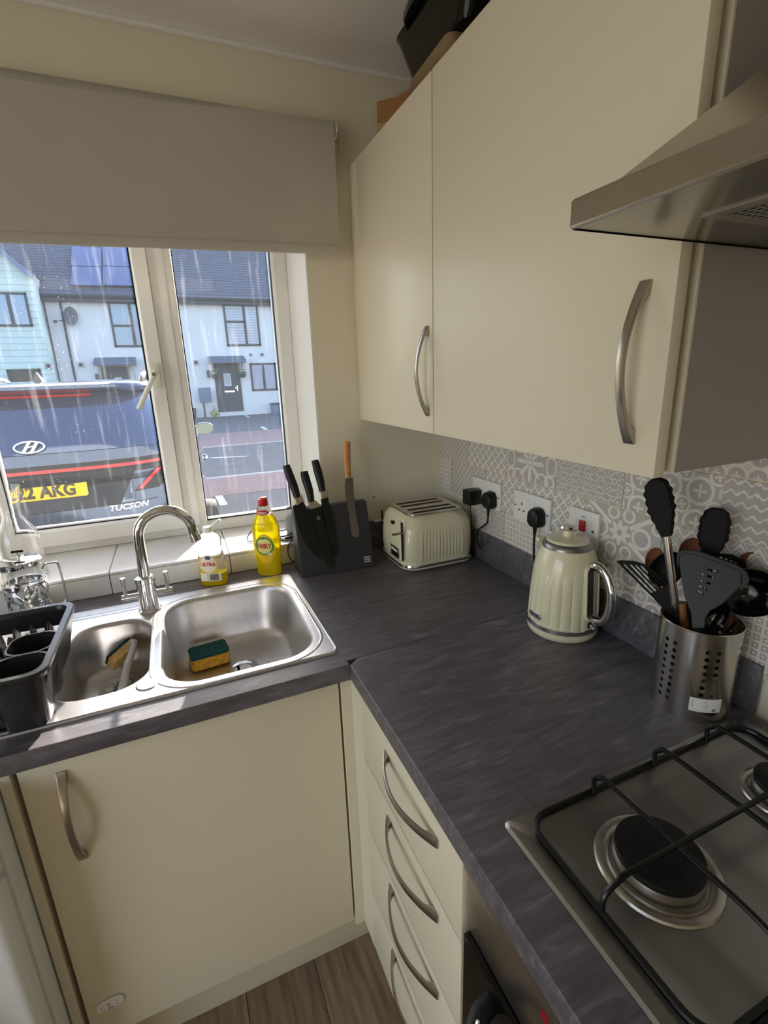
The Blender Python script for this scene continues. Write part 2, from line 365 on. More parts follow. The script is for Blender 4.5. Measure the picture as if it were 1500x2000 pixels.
# ---- roller blind
bl = thing('roller_blind', 'grey-beige roller blind pulled a third down over the window', 'blind', (-.9, -.04, 1.84))
bm_ = mk('blind_fabric', (192, 184, 172), .9, var=.05, vs_=4, bump=.08, bs=500)
BX0, BX1 = -1.53, -.366
bsh = Matrix.Identity(4); bsh[2][0] = .024; bsh[2][3] = .024*.37   # hangs slightly out of level
prof = [(-.030, 2.185), (-.050, 2.178), (-.056, 2.16), (-.053, 2.13), (-.052, 2.0), (-.052, 1.872), (-.054, 1.868)]
pr2 = [(y+.0015, z) for y, z in prof[::-1]]
G().loft([[(x, y, z) for y, z in prof+pr2] for x in (BX0, (BX0+BX1)/2, BX1)]).tr(bsh).o('fabric', bm_, bl, w=1)
G().loft([[(x, -.053+.006*cos(a*pi/6), 1.858+.013*sin(a*pi/6)) for a in range(12)] for x in (BX0, BX1)]).tr(bsh).o('bottom_bar', bm_, bl, w=1)
G().tube([(BX0-.01, -.034, 2.16), (BX1+.008, -.034, 2.16)], .019, 16).o('roller_tube', mk('roller_grey', (170, 165, 155), .6), bl, w=1)
for x in (BX0-.012, BX1+.006):
    G().lathe([(0, 0), (.021, 0), (.021, .004), (0, .004)], 24, M=frame((x, -.034, 2.16), (0, 1, 0), (0, 0, 1))).o('end_bracket', wplast, bl, w=1)
    box((x, x+.004), (-.034, -.001), (2.12, 2.185)).o('wall_bracket', wplast, bl, w=1, bev=.001)
G().tube([(BX1+.009, -.052, 2.16), (BX1+.0095, -.054, 2.10)], .0012, 6).o('cord_stub', mk('cord_grey', (120, 115, 105), .7), bl, w=1)
g = G()
for i in range(90):
    x = BX0+.02+i*.0122; g.box((x, x+.004), (-.0545, -.0535), (1.8755, 1.8765))
g.tr(bsh).o('stitching', mk('thread_pale', (225, 220, 205), .7), bl, w=1, sm=0)
# ================================================================ fitted kitchen
WT, WY = .91, -.67                            # worktop top, front edge of the sink run
# ---- bow handle shared mesh: along local x, outward local z
def bow(L=.205, D=.030, n=24):
    R = []
    for i in range(n+1):
        t = -1+2*i/n; a = abs(t); z = .0035+D*(1-a*a) if a < 1 else .0035
        w_ = .0062+.0028*a**3; lo = 0 if a > .82 else max(0, z-.0045-.002*a)
        R.append([(t*L/2, -w_, lo), (t*L/2, w_, lo), (t*L/2, w_*.9, z), (t*L/2, -w_*.9, z)])
    return G().loft(R)
hsrc = None
def handle(par, O, U, Wv):
    global hsrc
    M = frame(O, U, Wv)
    if hsrc is None:
        hsrc = bow().o('handle', nickel, par, bev=.0012, seg=2)
        I = par.get('_inv'); I = Matrix([I[0:4], I[4:8], I[8:12], I[12:16]]); hsrc.matrix_local = I @ M; h = hsrc
    else: h = inst('handle', hsrc, par, M)
    h['label'] = 'brushed metal bow handle'; return h

# ---- worktops
wt = bpy.data.materials.new('dark_worktop'); wt.use_nodes = True; nt = wt.node_tree; b = nt.nodes['Principled BSDF']
tc = nt.nodes.new('ShaderNodeTexCoord'); mp = nt.nodes.new('ShaderNodeMapping'); mp.inputs['Scale'].default_value = (1.6, 9, 5); mp.inputs['Rotation'].default_value = (0, 0, radians(24)); nt.links.new(tc.outputs['Object'], mp.inputs[0])
nz = nt.nodes.new('ShaderNodeTexNoise'); nz.inputs['Scale'].default_value = 5.5; nz.inputs['Detail'].default_value = 9; nz.inputs['Roughness'].default_value = .62; nz.inputs['Distortion'].default_value = 1.3; nt.links.new(mp.outputs[0], nz.inputs['Vector'])
rp = nt.nodes.new('ShaderNodeValToRGB'); e_ = rp.color_ramp.elements
e_[0].position = .30; e_[0].color = lin((70, 66, 71)); e_[1].position = .58; e_[1].color = lin((100, 95, 102)); q = e_.new(.72); q.color = lin((128, 123, 130)); q = e_.new(.47); q.color = lin((85, 80, 86))
nt.links.new(nz.outputs['Fac'], rp.inputs[0]); nt.links.new(rp.outputs[0], b.inputs['Base Color']); b.inputs['Roughness'].default_value = .46; b.inputs['Specular IOR Level'].default_value = 1.0
bp = nt.nodes.new('ShaderNodeBump'); bp.inputs['Strength'].default_value = .25; bp.inputs['Distance'].default_value = .001; nt.links.new(nz.outputs['Fac'], bp.inputs['Height']); nt.links.new(bp.outputs[0], b.inputs['Normal'])
SX0, SX1, SY0, SY1 = -1.56, -.608, -.616, -.118   # sink outline
t1 = thing('worktop', 'dark wood-grain worktop of the sink run under the window', 'worktop', (-1.2, -.35, .872))
plate([(-2.2, WY), (-.604, WY), (-.604, -.652), (-.004, -.634), (-.004, -.004), (-2.2, -.004)], [[(SX0+.02, SY0+.02), (SX0+.02, SY1-.02), (SX1-.02, SY1-.02), (SX1-.02, SY0+.02)]], .872, WT, .002).o('slab', wt, t1, w=1)
t2 = thing('worktop', 'dark wood-grain worktop running from the sink corner past the kettle to the hob', 'worktop', (-.3, -1.2, .872))
HY0, HY1, HX0, HX1 = -1.70, -1.121, -.543, -.045
plate([(-.604, -2.2), (-.016, -2.2), (-.016, -.6349), (-.58, -.6519), (-.604, -.671)], [[(HX0+.02, HY0+.02), (HX0+.02, HY1-.02), (HX1-.02, HY1-.02), (HX1-.02, HY0+.02)]], .872, WT, .002).o('slab', wt, t2, w=1)
u1 = tag(box((-.017, -.0095), (-1.128, -.003), (WT, 1.006)).o('upstand', wt, bev=.0015), 'dark upstand strip along the foot of the patterned tiles', 'upstand')
u2 = tag(box((WX1+.004, -.017), (-.017, -.0005), (WT, 1.006)).o('upstand', wt, bev=.0015), 'short dark upstand strip between the knife block and the toaster', 'upstand')

# ---- sink base unit, corner post, drawers
def cab(name, label, x, y, z): return thing(name, label, 'cabinet', ((x[0]+x[1])/2, (y[0]+y[1])/2, z[0]))
c1 = cab('base_cabinet', 'cream base cabinet under the sink with one wide door', (-1.22, -.62), (-.64, -.03), (.12, .87))
g = G().box((-1.222, -1.204), (-.628, -.03), (.13, .870)).box((-.640, -.622), (-.628, -.03), (.13, .870)).box((-1.204, -.64), (-.628, -.03), (.13, .148))
g.o('carcass', carc, c1, w=1, sm=0)
d = box((-1.2165, -.627), (-.650, -.630), (.150, .862)).o('door', cream, c1, w=1, bev=.0015)
handle(d, (-1.153, -.650, .735), (0, 0, 1), (-1, 0, 0))
post = tag(G().box((-.622, -.578), (-.650, -.630), (.13, .870)).box((-.598, -.578), (-.715, -.650), (.13, .870)).o('corner_post', cream, sm=0, bev=.001, seg=1), 'cream corner post between the sink door and the drawers', 'panel')
c2 = cab('drawer_unit', 'cream unit of four drawers with long bow handles', (-.598, -.03), (-1.113, -.715), (.12, .87))
g = G().box((-.577, -.03), (-1.113, -1.097), (.13, .870)).box((-.577, -.03), (-.733, -.716), (.13, .870)).box((-.577, -.03), (-1.097, -.733), (.13, .146))
g.o('carcass', carc, c2, w=1, sm=0)
zz = [.134, .322, .513, .7035, .862]; hz = [.27, .4845, .6635, .819]
for k in range(4):
    d = box((-.598, -.579), (-1.1115, -.7165), (zz[k]+.0017, zz[k+1]-.0017)).o('drawer_front', cream, c2, w=1, bev=.0012)
    handle(d, (-.598, -.9425, hz[k] if k else .296), (0, -1, 0), (0, 0, 1))
# child lock stuck to the door
cl = thing('safety_catch', 'white oval plastic safety catch stuck low on the sink cabinet door', 'catch', (-1.172, -.651, .245))
Mo = frame((-1.172, -.6505, .245), (1, 0, .12), (-.12, 0, 1))
plate(rrp(0, 0, .026, .0135, .0134), [], 0, .006, .0015).tr(Mo).o('plate', wplast, cl, w=1)
dk = mk('pad_grey', (176, 168, 162), .6); g = G()
for (a, c, w_, h_) in ((-.016, .004, .0018, .0018), (.015, .004, .0018, .0018), (-.013, -.007, .0018, .0018), (.014, -.006, .0018, .0018), (.0, -.0075, .006, .0022), (-.001, .003, .0018, .005)): g.box((a-w_, a+w_), (c-h_, c+h_), (.006, .0065), Mo)
g.o('markings', dk, cl, w=1, sm=0)
# end panel and washing machine on the left
tag(box((-1.243, -1.226), (-.652, -.03), (.0, .870)).o('end_panel', cream, bev=.001), 'narrow cream end panel left of the sink cabinet', 'panel')
wm = thing('washing_machine', 'white washing machine at the far left under the worktop', 'appliance', (-1.55, -.36, 0))
wmw = mk('appliance_white', (232, 232, 230), .3)
box((-1.845, -1.247), (-.695, -.06), (.02, .855)).o('body', wmw, wm, w=1, bev=.006)
box((-1.845, -1.2472), (-.752, -.6965), (.7125, .853)).o('control_panel', wmw, wm, w=1, bev=.018, seg=4)
box((-1.845, -1.2472), (-.750, -.6965), (.03, .711)).o('front_panel', wmw, wm, w=1, bev=.018, seg=4)
G().lathe([(.13, 0), (.225, 0), (.232, .012), (.225, .03), (.17, .034), (.15, .02), (.13, .015)], 48, M=frame((-1.55, -.749, .42), (1, 0, 0), (0, 0, 1))).o('door_ring', mk('appliance_grey', (205, 205, 204), .3), wm, w=1)
G().lathe([(0, .02), (.08, .03), (.14, .018)], 40, M=frame((-1.55, -.749, .42), (1, 0, 0), (0, 0, 1))).o('door_glass', blackg, wm, w=1)
for x in (-1.8, -1.3):
    for y in (-.58, -.12): G().lathe([(0, 0), (.02, 0), (.02, .022), (0, .022)], 14, (x, y, 0)).o('foot', black, wm, w=1)
# plinths
pl = mk('plinth_cream', (214, 205, 180), .45)
struct(box((-1.225, -.545), (-.598, -.582), (0, .148)).o('baseboard_back', pl, bev=.001))
struct(box((-.552, -.536), (-2.2, -.60), (0, .128)).o('baseboard_right', pl, bev=.001))

# ---- oven under the hob
ov = thing('built_in_oven', 'built-under oven with brushed steel fascia and black glass door', 'oven', (-.3, -1.41, .13))
box((-.575, -.04), (-1.712, -1.118), (.13, .866)).o('body', mk('oven_body', (60, 58, 56), .5, .6), ov, w=1, sm=0)
f_ = box((-.592, -.576), (-1.712, -1.117), (.742, .866)).o('fascia', steel, ov, w=1, bev=.002)
box((-.600, -.576), (-1.712, -1.117), (.858, .866)).o('trim_strip', steel, ov, w=1, bev=.001)
dr = box((-.600, -.577), (-1.710, -1.119), (.15, .738)).o('door', mk('oven_glass', (14, 13, 12), .08), ov, w=1, bev=.003)
box((-.5935, -.591), (-1.279, -1.267), (.812, .822)).o('indicator_mark', mk('indicator_red', (150, 20, 30), .4), ov, w=1, bev=.001)
g = G().tube([(-.600, -1.19, .712), (-.628, -1.20, .714), (-.643, -1.235, .716), (-.648, -1.415, .716), (-.643, -1.60, .716), (-.628, -1.635, .714), (-.600, -1.645, .712)], lambda t: (.013, .007), 12, 5)
h = g.o('door_handle', black, dr, w=1); h['label'] = 'black curved oven handle with chrome edge'
G().tube([(-.632, -1.205, .7245), (-.650, -1.24, .7245), (-.655, -1.415, .7245), (-.650, -1.595, .7245), (-.632, -1.63, .7245)], .003, 8, 5).o('handle_trim', chrome, dr, w=1)
for k in range(3):
    G().lathe([(.019, 0), (.021, .004), (.019, .022), (0, .024)], 28, M=frame((-.592, -1.38-.11*k, .80), (0, -1, 0), (0, 0, 1))).o('knob', black, f_, w=1)

# ---- gas hob
hb = thing('gas_hob', 'stainless steel gas hob with black wire pan supports', 'hob', (-.3, -1.41, WT))
cx, cy = (HX0+HX1)/2, (HY0+HY1)/2; hx, hy = (HX1-HX0)/2, (HY1-HY0)/2
hs = mk('hob_steel', (160, 157, 154), .34, 1., var=.12, vs_=3, bump=.02, bs=200)
G().loft([rr(cx, cy, hx, hy, .012, WT), rr(cx, cy, hx, hy, .012, WT+.003), rr(cx, cy, hx-.004, hy-.004, .011, WT+.0065), rr(cx, cy, hx-.026, hy-.026, .03, WT+.0065), rr(cx, cy, hx-.038, hy-.038, .025, WT+.002), rr(cx, cy, hx-.06, hy-.06, .02, WT+.001)]).o('tray', hs, hb, w=1)
def burner(x, y, r):
    b_ = G().lathe([(r*1.42, 0), (r*1.38, .0025), (r*1.25, .004), (r*1.12, .002), (r*1.10, .001)], 48, (x, y, WT+.0015)).o('burner_base', mk('burner_alu', (200, 196, 190), .3, 1.), hb, w=1)
    G().lathe([(r*1.02, .001), (r*1.02, .012), (r*.98, .017), (r*.9, .018)], 48, (x, y, WT), (0, 1)).o('flame_ring', mk('burner_ring', (170, 165, 155), .35, 1.), b_, w=1)
    G().lathe([(r*.98, .018), (r, .021), (r*.98, .026), (r*.6, .028), (0, .028)], 48, (x, y, WT)).o('burner_cap', mk('burner_cap', (12, 12, 12), .45), b_, w=1)
burner(-.405, -1.25, .051); burner(-.155, -1.25, .036); burner(-.405, -1.56, .036); burner(-.155, -1.56, .06)
def grate(y0, y1):
    gz = WT+.0105; rt = .0042
    gt = G(); x0, x1 = -.514, -.072
    c_ = rr((x0+x1)/2, (y0+y1)/2, (x1-x0)/2, (y1-y0)/2, .03, gz, 5); c_ = c_+c_[:1]
    p = gt.tube(c_, rt, 8).o('pan_support', iron, hb, w=1)
    zt = WT+.047
    def arm(pts): G().tube(pts, .0036, 8, 4).o('bar', iron, p, w=1)
    for x in (-.398, -.276, -.158):
        a = y1-.004; 
        arm([(x, a, gz), (x, a+.002, gz+.02), (x, a-.006, zt-.006), (x, a-.02, zt), (x, (y0+y1)/2, zt), (x, y0+.045, zt), (x, y0+.014, zt-.008), (x, y0+.004, gz+.016), (x, y0+.002, gz)])
    arm([(x0+.001, (y0+y1)/2+.0, gz), (x0+.004, (y0+y1)/2, gz+.022), (x0+.028, (y0+y1)/2, zt-.003), (x0+.06, (y0+y1)/2, zt), (x1-.06, (y0+y1)/2, zt), (x1-.028, (y0+y1)/2, zt-.003), (x1-.004, (y0+y1)/2, gz+.022), (x1-.001, (y0+y1)/2, gz)])
grate(-1.392, -1.138); grate(-1.672, -1.402)

# ---- wall cabinets
CZ0, CZ1, CXF = 1.368, 2.088, -.311
def wallcab(label, y0, y1, hy_, side):
    c_ = thing('wall_cabinet', label, 'cabinet', (-.15, (y0+y1)/2, CZ0))
    g = G().box((-.272, -.010), (y0+.001, y0+.017), (CZ0, CZ1)).box((-.272, -.010), (y1-.018, y1-.001), (CZ0, CZ1)).box((-.272, -.010), (y0+.017, y1-.018), (CZ0+.012, CZ0+.028)).box((-.272, -.010), (y0+.017, y1-.018), (CZ1-.018, CZ1)).box((-.018, -.010), (y0+.017, y1-.018), (CZ0+.028, CZ1-.018))
    g.o('carcass', carc, c_, w=1, sm=0)
    box((-.2755, -.272), (y0+.001, y0+.017), (CZ0, CZ1)).o('edging', cream, c_, w=1, sm=0)
    box((-.291, -.272), (y0+.022, y1-.02), (CZ0+.03, CZ1-.02)).o('door_back', mk('shadow_gap', (120, 108, 88), .7), c_, w=1, sm=0)
    d_ = box((CXF, CXF+.0195), (y0+.0012, y1-.0012), (CZ0-.004, CZ1)).o('door', cream, c_, w=1, bev=.0015)
    handle(d_, (CXF, hy_, 1.5075), (0, 0, 1), (0, 1, 0)); return c_
wallcab('narrower cream wall cabinet beside the window', -.509, -.022, -.484, 0)
wallcab('wide cream wall cabinet beside the cooker hood', -1.109, -.511, -1.066, 1)
tag(box((CXF+.002, -.2), (-.0205, -.001), (CZ0-.004, CZ1)).o('filler_strip', cream, bev=.001), 'thin cream filler strip between wall cabinet and window wall', 'panel')

# ---- cooker hood
hd = thing('cooker_hood', 'stainless steel chimney cooker hood above the hob', 'hood', (-.25, -1.415, 1.64))
hdm = mk('hood_steel', (176, 168, 158), .26, 1., var=.05, vs_=30, st=(1, 1, 40))
Y0, Y1, X0 = -1.715, -1.116, -.486; z0, z1 = 1.641, 1.669
def hoodring(i, z): return [(X0+i, Y1-i, z), (X0+i, Y0+i, z), (-.012, Y0+i, z), (-.012, Y1-i, z)]
G().loft([hoodring(.002, z0), hoodring(0, z0+.002), hoodring(0, z1-.002), hoodring(.002, z1)], (0, 1)).o('canopy_rim', hdm, hd, w=1, sm=0, bev=.003)
pt = [(-.26, -1.28, 1.84), (-.26, -1.55, 1.84), (-.012, -1.55, 1.84), (-.012, -1.28, 1.84)]
G().loft([hoodring(.016, z1-.001), pt]).o('pyramid', hdm, hd, w=1, sm=0, bev=.002, seg=1)
box((-.255, -.012), (-1.545, -1.285), (1.838, ZC-.002)).o('chimney', hdm, hd, w=1, bev=.002)
un = mk('hood_under', (150, 146, 138), .22, .9)
box((X0+.004, -.014), (Y0+.004, Y1-.004), (z0+.001, z0+.006)).o('underside', un, hd, w=1, bev=.001)
fm = mk('filter_alu', (190, 184, 174), .4, 1.)
fr_ = G(); fy0, fy1, fx0, fx1 = Y0+.06, Y1-.075, X0+.09, -.05
for a in ((fx0, fx0+.012, fy0, fy1), (fx1-.012, fx1, fy0, fy1), (fx0+.012, fx1-.012, fy0, fy0+.012), (fx0+.012, fx1-.012, fy1-.012, fy1)): fr_.box(a[:2], a[2:], (z0-.0012, z0+.001))
fl_ = fr_.o('filter', fm, hd, w=1, sm=0)
g = G(); 
for k in range(58):
    y = fy0+.014+k*(fy1-fy0-.028)/57; g.box((fx0+.012, fx1-.012), (y-.0011, y+.0011), (z0-.0009, z0-.0001))
for k in range(36):
    x = fx0+.016+k*(fx1-fx0-.032)/35; g.box((x-.0011, x+.0011), (fy0+.012, fy1-.012), (z0-.0013, z0-.0005))
g.o('filter_mesh', fm, fl_, w=1, sm=0, kind='stuff')
box((fx0+.012, fx1-.012), (fy0+.012, fy1-.012), (z0, z0+.0008)).o('filter_backing', mk('filter_dark', (60, 56, 50), .7, .5), fl_, w=1, sm=0)

# ---- things stored on top of the wall cabinets
bd = tag(G().loft([rr(0, 0, .112, .098, .02, z) for z in (0, .004, .052, .056)]).o('wooden_board', mk('acacia', (132, 108, 76), .55, var=.3, vs_=9, st=(1, .2, 3)), bev=.003), 'thick wooden chopping board under the black baking dish', 'board')
bd.location = (-.172, -.442, CZ1+.001); bd.rotation_euler = (0, 0, radians(-2))
ds = thing('baking_dish', 'black glazed baking dish with lug handles on top of the cabinets', 'dish', (-.174, -.462, CZ1+.0575), radians(-2))
G().loft([rr(0, 0, .102, .124, .03, 0, 8), rr(0, 0, .106, .130, .034, .008, 8), rr(0, 0, .116, .185, .04, .098, 8), rr(0, 0, .120, .190, .042, .104, 8), rr(0, 0, .116, .186, .04, .108, 8), rr(0, 0, .108, .176, .04, .100, 8), rr(0, 0, .094, .118, .03, .012, 8)], (1, 1)).o('body', blackg, ds)
for s_ in (-1, 1): G().loft([[(s_*(.110+.030*(1 if 0 < k < 5 else 0)*(.85 if k in (1, 4) else 1)), -.055+.034*k, z) for k in range(6)] for z in (.090, .096, .108)]).o('lug_handle', blackg, ds, bev=.003)
for k in range(4): G().tube([(-.1055-.0022*k, -.10-.008*k, .020+.018*k), (-.1055-.0022*k, .10+.008*k, .020+.018*k)], .0016, 6).o('ridge', blackg, ds)
bx = thing('cardboard_box', 'open brown cardboard box in the corner on top of the cabinets', 'box', (-.2546, -.096, CZ1), radians(-45))
kb = mk('cardboard', (164, 120, 74), .85, var=.08, vs_=10)
g = G(); h_ = .130; bl_, bw_ = .172, .118
for a in ((0, bl_, 0, .004), (0, bl_, bw_-.004, bw_), (0, .004, .004, bw_-.004), (bl_-.004, bl_, .004, bw_-.004)): g.box(a[:2], a[2:], (.001, h_))
g.box((0, bl_), (0, bw_), (.001, .004)).o('walls', kb, bx, sm=0)
box((0, bl_), (-.0012, 0), (.045, .078)).o('tape', mk('parcel_tape', (190, 146, 92), .4), bx, sm=0)
rb = tag(G().lathe([(0, -.006), (.077, -.006), (.079, -.003), (.079, .003), (.077, .006), (.060, .006), (.058, .003), (0, .003)], 48).o('round_board', mk('round_wood', (176, 128, 92), .5, var=.15, vs_=10)), 'round wooden board standing on edge in the cardboard box', 'board')
c_ = Matrix.Translation((-.2546, -.096, CZ1)) @ Matrix.Rotation(radians(-45), 4, 'Z') @ V((.086, .045, .0840)); rb.location = c_; rb.rotation_euler = (radians(88), 0, radians(-45))
# ================================================================ sink and things on the worktops
# ---- sink
sk = thing('sink', 'stainless steel inset sink with one and a half bowls', 'sink', (-1.08, -.367, WT))
scx, scy, shx, shy = (SX0+SX1)/2, (SY0+SY1)/2, (SX1-SX0)/2, (SY1-SY0)/2
bigc = (-.811, -.381, .166, .208, .085); smc = (-1.094, -.391, .094, .164, .075)
def bring(c, k, z, n=8, sh=0): return rr(c[0], c[1], c[2]-k, c[3]-k, max(.02, c[4]-k*.7), z, n)
zp = WT+.004
pg = plate([(p[0], p[1]) for p in rr(scx, scy, shx-.006, shy-.006, .018, 0, 6)], [[(p[0], p[1]) for p in bring(bigc, -.004, 0)], [(p[0], p[1]) for p in bring(smc, -.004, 0)]], zp-.001, zp)
pg.o('deck', sinkm, sk, w=1)
G().loft([rr(scx, scy, shx, shy, .02, WT), rr(scx, scy, shx-.001, shy-.001, .02, zp), rr(scx, scy, shx-.004, shy-.004, .019, zp+.0015), rr(scx, scy, shx-.007, shy-.007, .018, zp)], (0, 0)).o('rim', sinkm, sk, w=1)
def bowl(c, dep, name):
    prof = [(-.0045, 0), (-.003, -.0004), (0, -.003), (.003, -.012), (.010, -dep*.6), (.016, -dep*.83), (.021, -dep*.905), (.030, -dep*.955), (.042, -dep*.983), (.058, -dep)]
    b_ = G().loft([bring(c, k, zp+z) for k, z in prof]+[bring(c, .062, zp-dep-.0006), bring(c, .075, zp-dep-.001), bring(c, c[2]*.9, zp-dep-.0015)], (0, 1)).o(name, sinkm, sk, w=1)
    return b_
bb = bowl(bigc, .150, 'main_bowl'); sb = bowl(smc, .125, 'half_bowl')
def ridge(c, k):                              # pressed ridge round a bowl
    p = [V(q) for q in bring(c, k, zp)]; p.append(p[0]); return p
G().tube(ridge(bigc, -.020), lambda t: (.004, .0014), 8).o('pressed_ridge', sinkm, sk, w=1)
for y in (-.148, -.166): G().tube([(-1.50, y, zp), (-1.09, y-.004, zp), (-1.03, y+.004, zp), (-.99, y+.012, zp)], lambda t: (.004, .0013), 8, 6).o('pressed_ridge', sinkm, sk, w=1)
for k in range(6): G().tube([(-1.52, -.26-.05*k, zp), (-1.22, -.26-.05*k, zp)], lambda t: (.006, .0016), 8).o('drainer_groove', sinkm, sk, w=1)
for (b_, x, y, dep) in ((bb, -.80, -.345, .150), (sb, -1.100, -.328, .125)):
    zb = zp-dep-.0015
    w_ = G().lathe([(.040, .0), (.040, .0025), (.034, .003), (.030, .0015), (.022, .0012), (.0215, -.004)], 36, (x, y, zb)).o('waste', chrome, b_, w=1)
G().lathe([(0, -.002), (.0215, -.002)], 24, (-1.100, -.328, zp-.1265)).o('drain_hole', black, sb, w=1)
for k in range(4):
    a = k*pi/4; G().box((-.021, .021), (-.0016, .0016), (0, .002), Matrix.Translation((-1.100, -.328, zp-.1275)) @ Matrix.Rotation(a, 4, 'Z')).o('drain_cross', chrome, sb, w=1, sm=0)
G().lathe([(0, .0022), (.017, .0022), (.0195, .0016), (.021, .0)], 36, (-1.003, -.561, zp)).o('tap_hole_cover', sinkm, sk, w=1)

# ---- mixer tap
TX_, TY_ = -1.007, -.193
tp = thing('mixer_tap', 'chrome swan-neck mixer tap with two lever handles behind the sink', 'tap', (TX_, TY_, zp))
G().lathe([(0, 0), (.029, 0), (.029, .004), (.0245, .008), (.024, .05), (.0235, .082), (.025, .084), (.025, .096), (.018, .099), (0, .099)], 36).o('body', chrome, tp)
pts = [(0, 0, .095), (.001, 0, .15), (.002, 0, .20)]+[(.068-.066*cos(a), -.004*sin(a), .205+.066*sin(a)) for a in [pi*k/10 for k in range(1, 10)]]+[(.133, 0, .20), (.138, 0, .185)]
G().tube(pts, .0135, 16, 3).o('spout', chrome, tp)
G().tube([(.1355, 0, .193), (.1395, 0, .176)], .0145, 16).o('aerator', chrome, tp)
for s_ in (-1, 1):
    l = G().tube([(s_*.02, 0, .047), (s_*.062, 0, .047)], .0085, 14).o('lever_arm', chrome, tp)
    G().tube([(s_*.05, -.002, .047), (s_*.052, -.006, .075), (s_*.051, -.008, .105)], lambda t: .0042+.002*t, 12).o('lever', chrome, l)

# ---- sponge in the main bowl
def lump(hx, hy, hz, amp, sd=1):
    rnd = random.Random(sd); g = G(); R = []
    for i, z in enumerate((-1, -.9, -.3, .3, .9, 1)):
        k = .95 if i in (0, 5) else 1
        R.append([(x*k+rnd.uniform(-amp, amp), y*k+rnd.uniform(-amp, amp), z*hz+rnd.uniform(-amp, amp)) for x, y, _ in rr(0, 0, hx, hy, min(hx, hy)*.3, 0, 4)])
    return g.loft(R)
spm = mk('sponge_yellow', (206, 158, 52), .95, var=.3, vs_=120, bump=.6, bs=400); spg = mk('scourer_green', (18, 72, 74), .9, var=.25, vs_=150, bump=.6, bs=500)
zb = zp-.152
sp = thing('sponge', 'yellow sponge with dark green scourer lying in the main sink bowl', 'sponge', (-.878, -.280, zb+.005), radians(6))
lump(.05, .032, .016, .0012, 3).tr(Matrix.Translation((0, 0, .0175))).o('foam', spm, sp)
lump(.049, .031, .004, .0010, 4).tr(Matrix.Translation((0, 0, .0375))).o('scourer', spg, sp)
# ---- dish brush with sponge head in the half bowl
br = thing('washing_up_sponge_stick', 'grey handled washing-up sponge stick leaning in the half bowl', 'brush', (-1.04, -.36, zp-.12))
A = V((-1.074, -.388, .823)); B = V((-1.050, -.274, .864)); dirv = (B-A).normalized()
mb = mk('brush_grey', (190, 188, 184), .35)
G().tube([A-dirv*.02, A, A+dirv*.05+V((0, 0, .006)), B, B+dirv*.012+V((-.010, 0, -.003)), B+V((-.022, .008, -.010))], lambda t: (.0115-.003*sin(pi*t), .0085), 12, 4).o('handle', mb, br, w=1)
G().tube([A-dirv*.045, A-dirv*.02], .011, 12).o('pink_end', mk('brush_pink', (205, 60, 110), .4), br, w=1)
Mh = frame(B+V((-.030, .000, -.020)), (.05, .045, .018), (.3, -.5, .8))
lump(.036, .019, .011, .001, 5).tr(Mh).o('sponge_head', mk('sponge_tan', (214, 176, 110), .95, var=.2, vs_=120, bump=.6, bs=400), br, w=1)
lump(.035, .019, .0035, .001, 6).tr(Mh @ Matrix.Translation((0, 0, -.0145))).o('scourer', spg, br, w=1)

# ---- dish rack
rk = thing('dish_rack', 'dark grey plastic dish rack with cutlery pockets standing on the drainer', 'dish rack', (-1.33, -.47, zp))
rm = mk('rack_plastic', (44, 44, 48), .27)
RX0, RX1, RY0, RY1, RZ = -1.56, -1.142, -.640, -.325, 1.032
def rack_ring(k, z, r=.03): return rr((RX0+RX1)/2, (RY0+RY1)/2, (RX1-RX0)/2-k, (RY1-RY0)/2-k, max(.012, r-k*.3), z, 5)
zr = zp+.0065
q = rack_ring(.032, zr); 
G().loft([rack_ring(.0, RZ-.012), rack_ring(-.002, RZ-.004), rack_ring(.001, RZ), rack_ring(.012, RZ), rack_ring(.0145, RZ-.005), rack_ring(.0145, RZ-.012)], (0, 0)).o('rim', rm, rk, w=1)
# walls: left and back are open-slotted, right and front closed
zt = RZ-.006; T = .003
bw = G().box((RX0+.02, RX1-.02), (RY1-.010, RY1-.0065), (zr+.062, zt)).box((RX0+.03, RX1-.03), (RY1-.010, RY1-.0065), (zr, zr+.028))
for x in (RX0+.03, -1.45, -1.36, -1.262, -1.205, RX1-.035): bw.box((x-.006, x+.006), (RY1-.010, RY1-.0065), (zr+.028, zr+.062))
bw.o('back_wall', rm, rk, w=1, sm=0)
box((RX0+.03, RX1-.03), (RY0+.045, RY1-.008), (zr-.003, zr)).o('tray', rm, rk, w=1, bev=.001)
G().loft([[(RX1-.028, RY0+.04, zr), (RX1-.028, RY1-.02, zr), (RX1-.031, RY1-.02, zr), (RX1-.031, RY0+.04, zr)], [(RX1-.003, RY0+.03, zt), (RX1-.003, RY1-.02, zt), (RX1-.006, RY1-.02, zt), (RX1-.006, RY0+.03, zt)]]).o('side_wall', rm, rk, w=1, sm=0)
def pocket(x0, x1, y0, y1, r):                # tapered cutlery pocket
    cx_, cy_, a, b_ = (x0+x1)/2, (y0+y1)/2, (x1-x0)/2, (y1-y0)/2
    R = [rr(cx_, cy_, a+.003, b_+.003, r, zt+.003, 5), rr(cx_, cy_, a, b_, r, zt+.003, 5), rr(cx_, cy_+.004, a-.012, b_-.010, r*.8, zr+.006, 5)]
    Ro = [rr(cx_, cy_+.004, a-.008, b_-.006, r*.8, zr, 5), rr(cx_, cy_, a+.003, b_+.003, r, zt+.002, 5)]
    return G().loft(Ro+R, (1, 1)).o('cutlery_pocket', rm, rk, w=1)
pocket(-1.236, RX1-.010, RY0+.006, -.548, .028); pocket(-1.228, RX1-.010, -.542, -.462, .028); pocket(-1.352, -1.242, RY0+.008, -.52, .03)
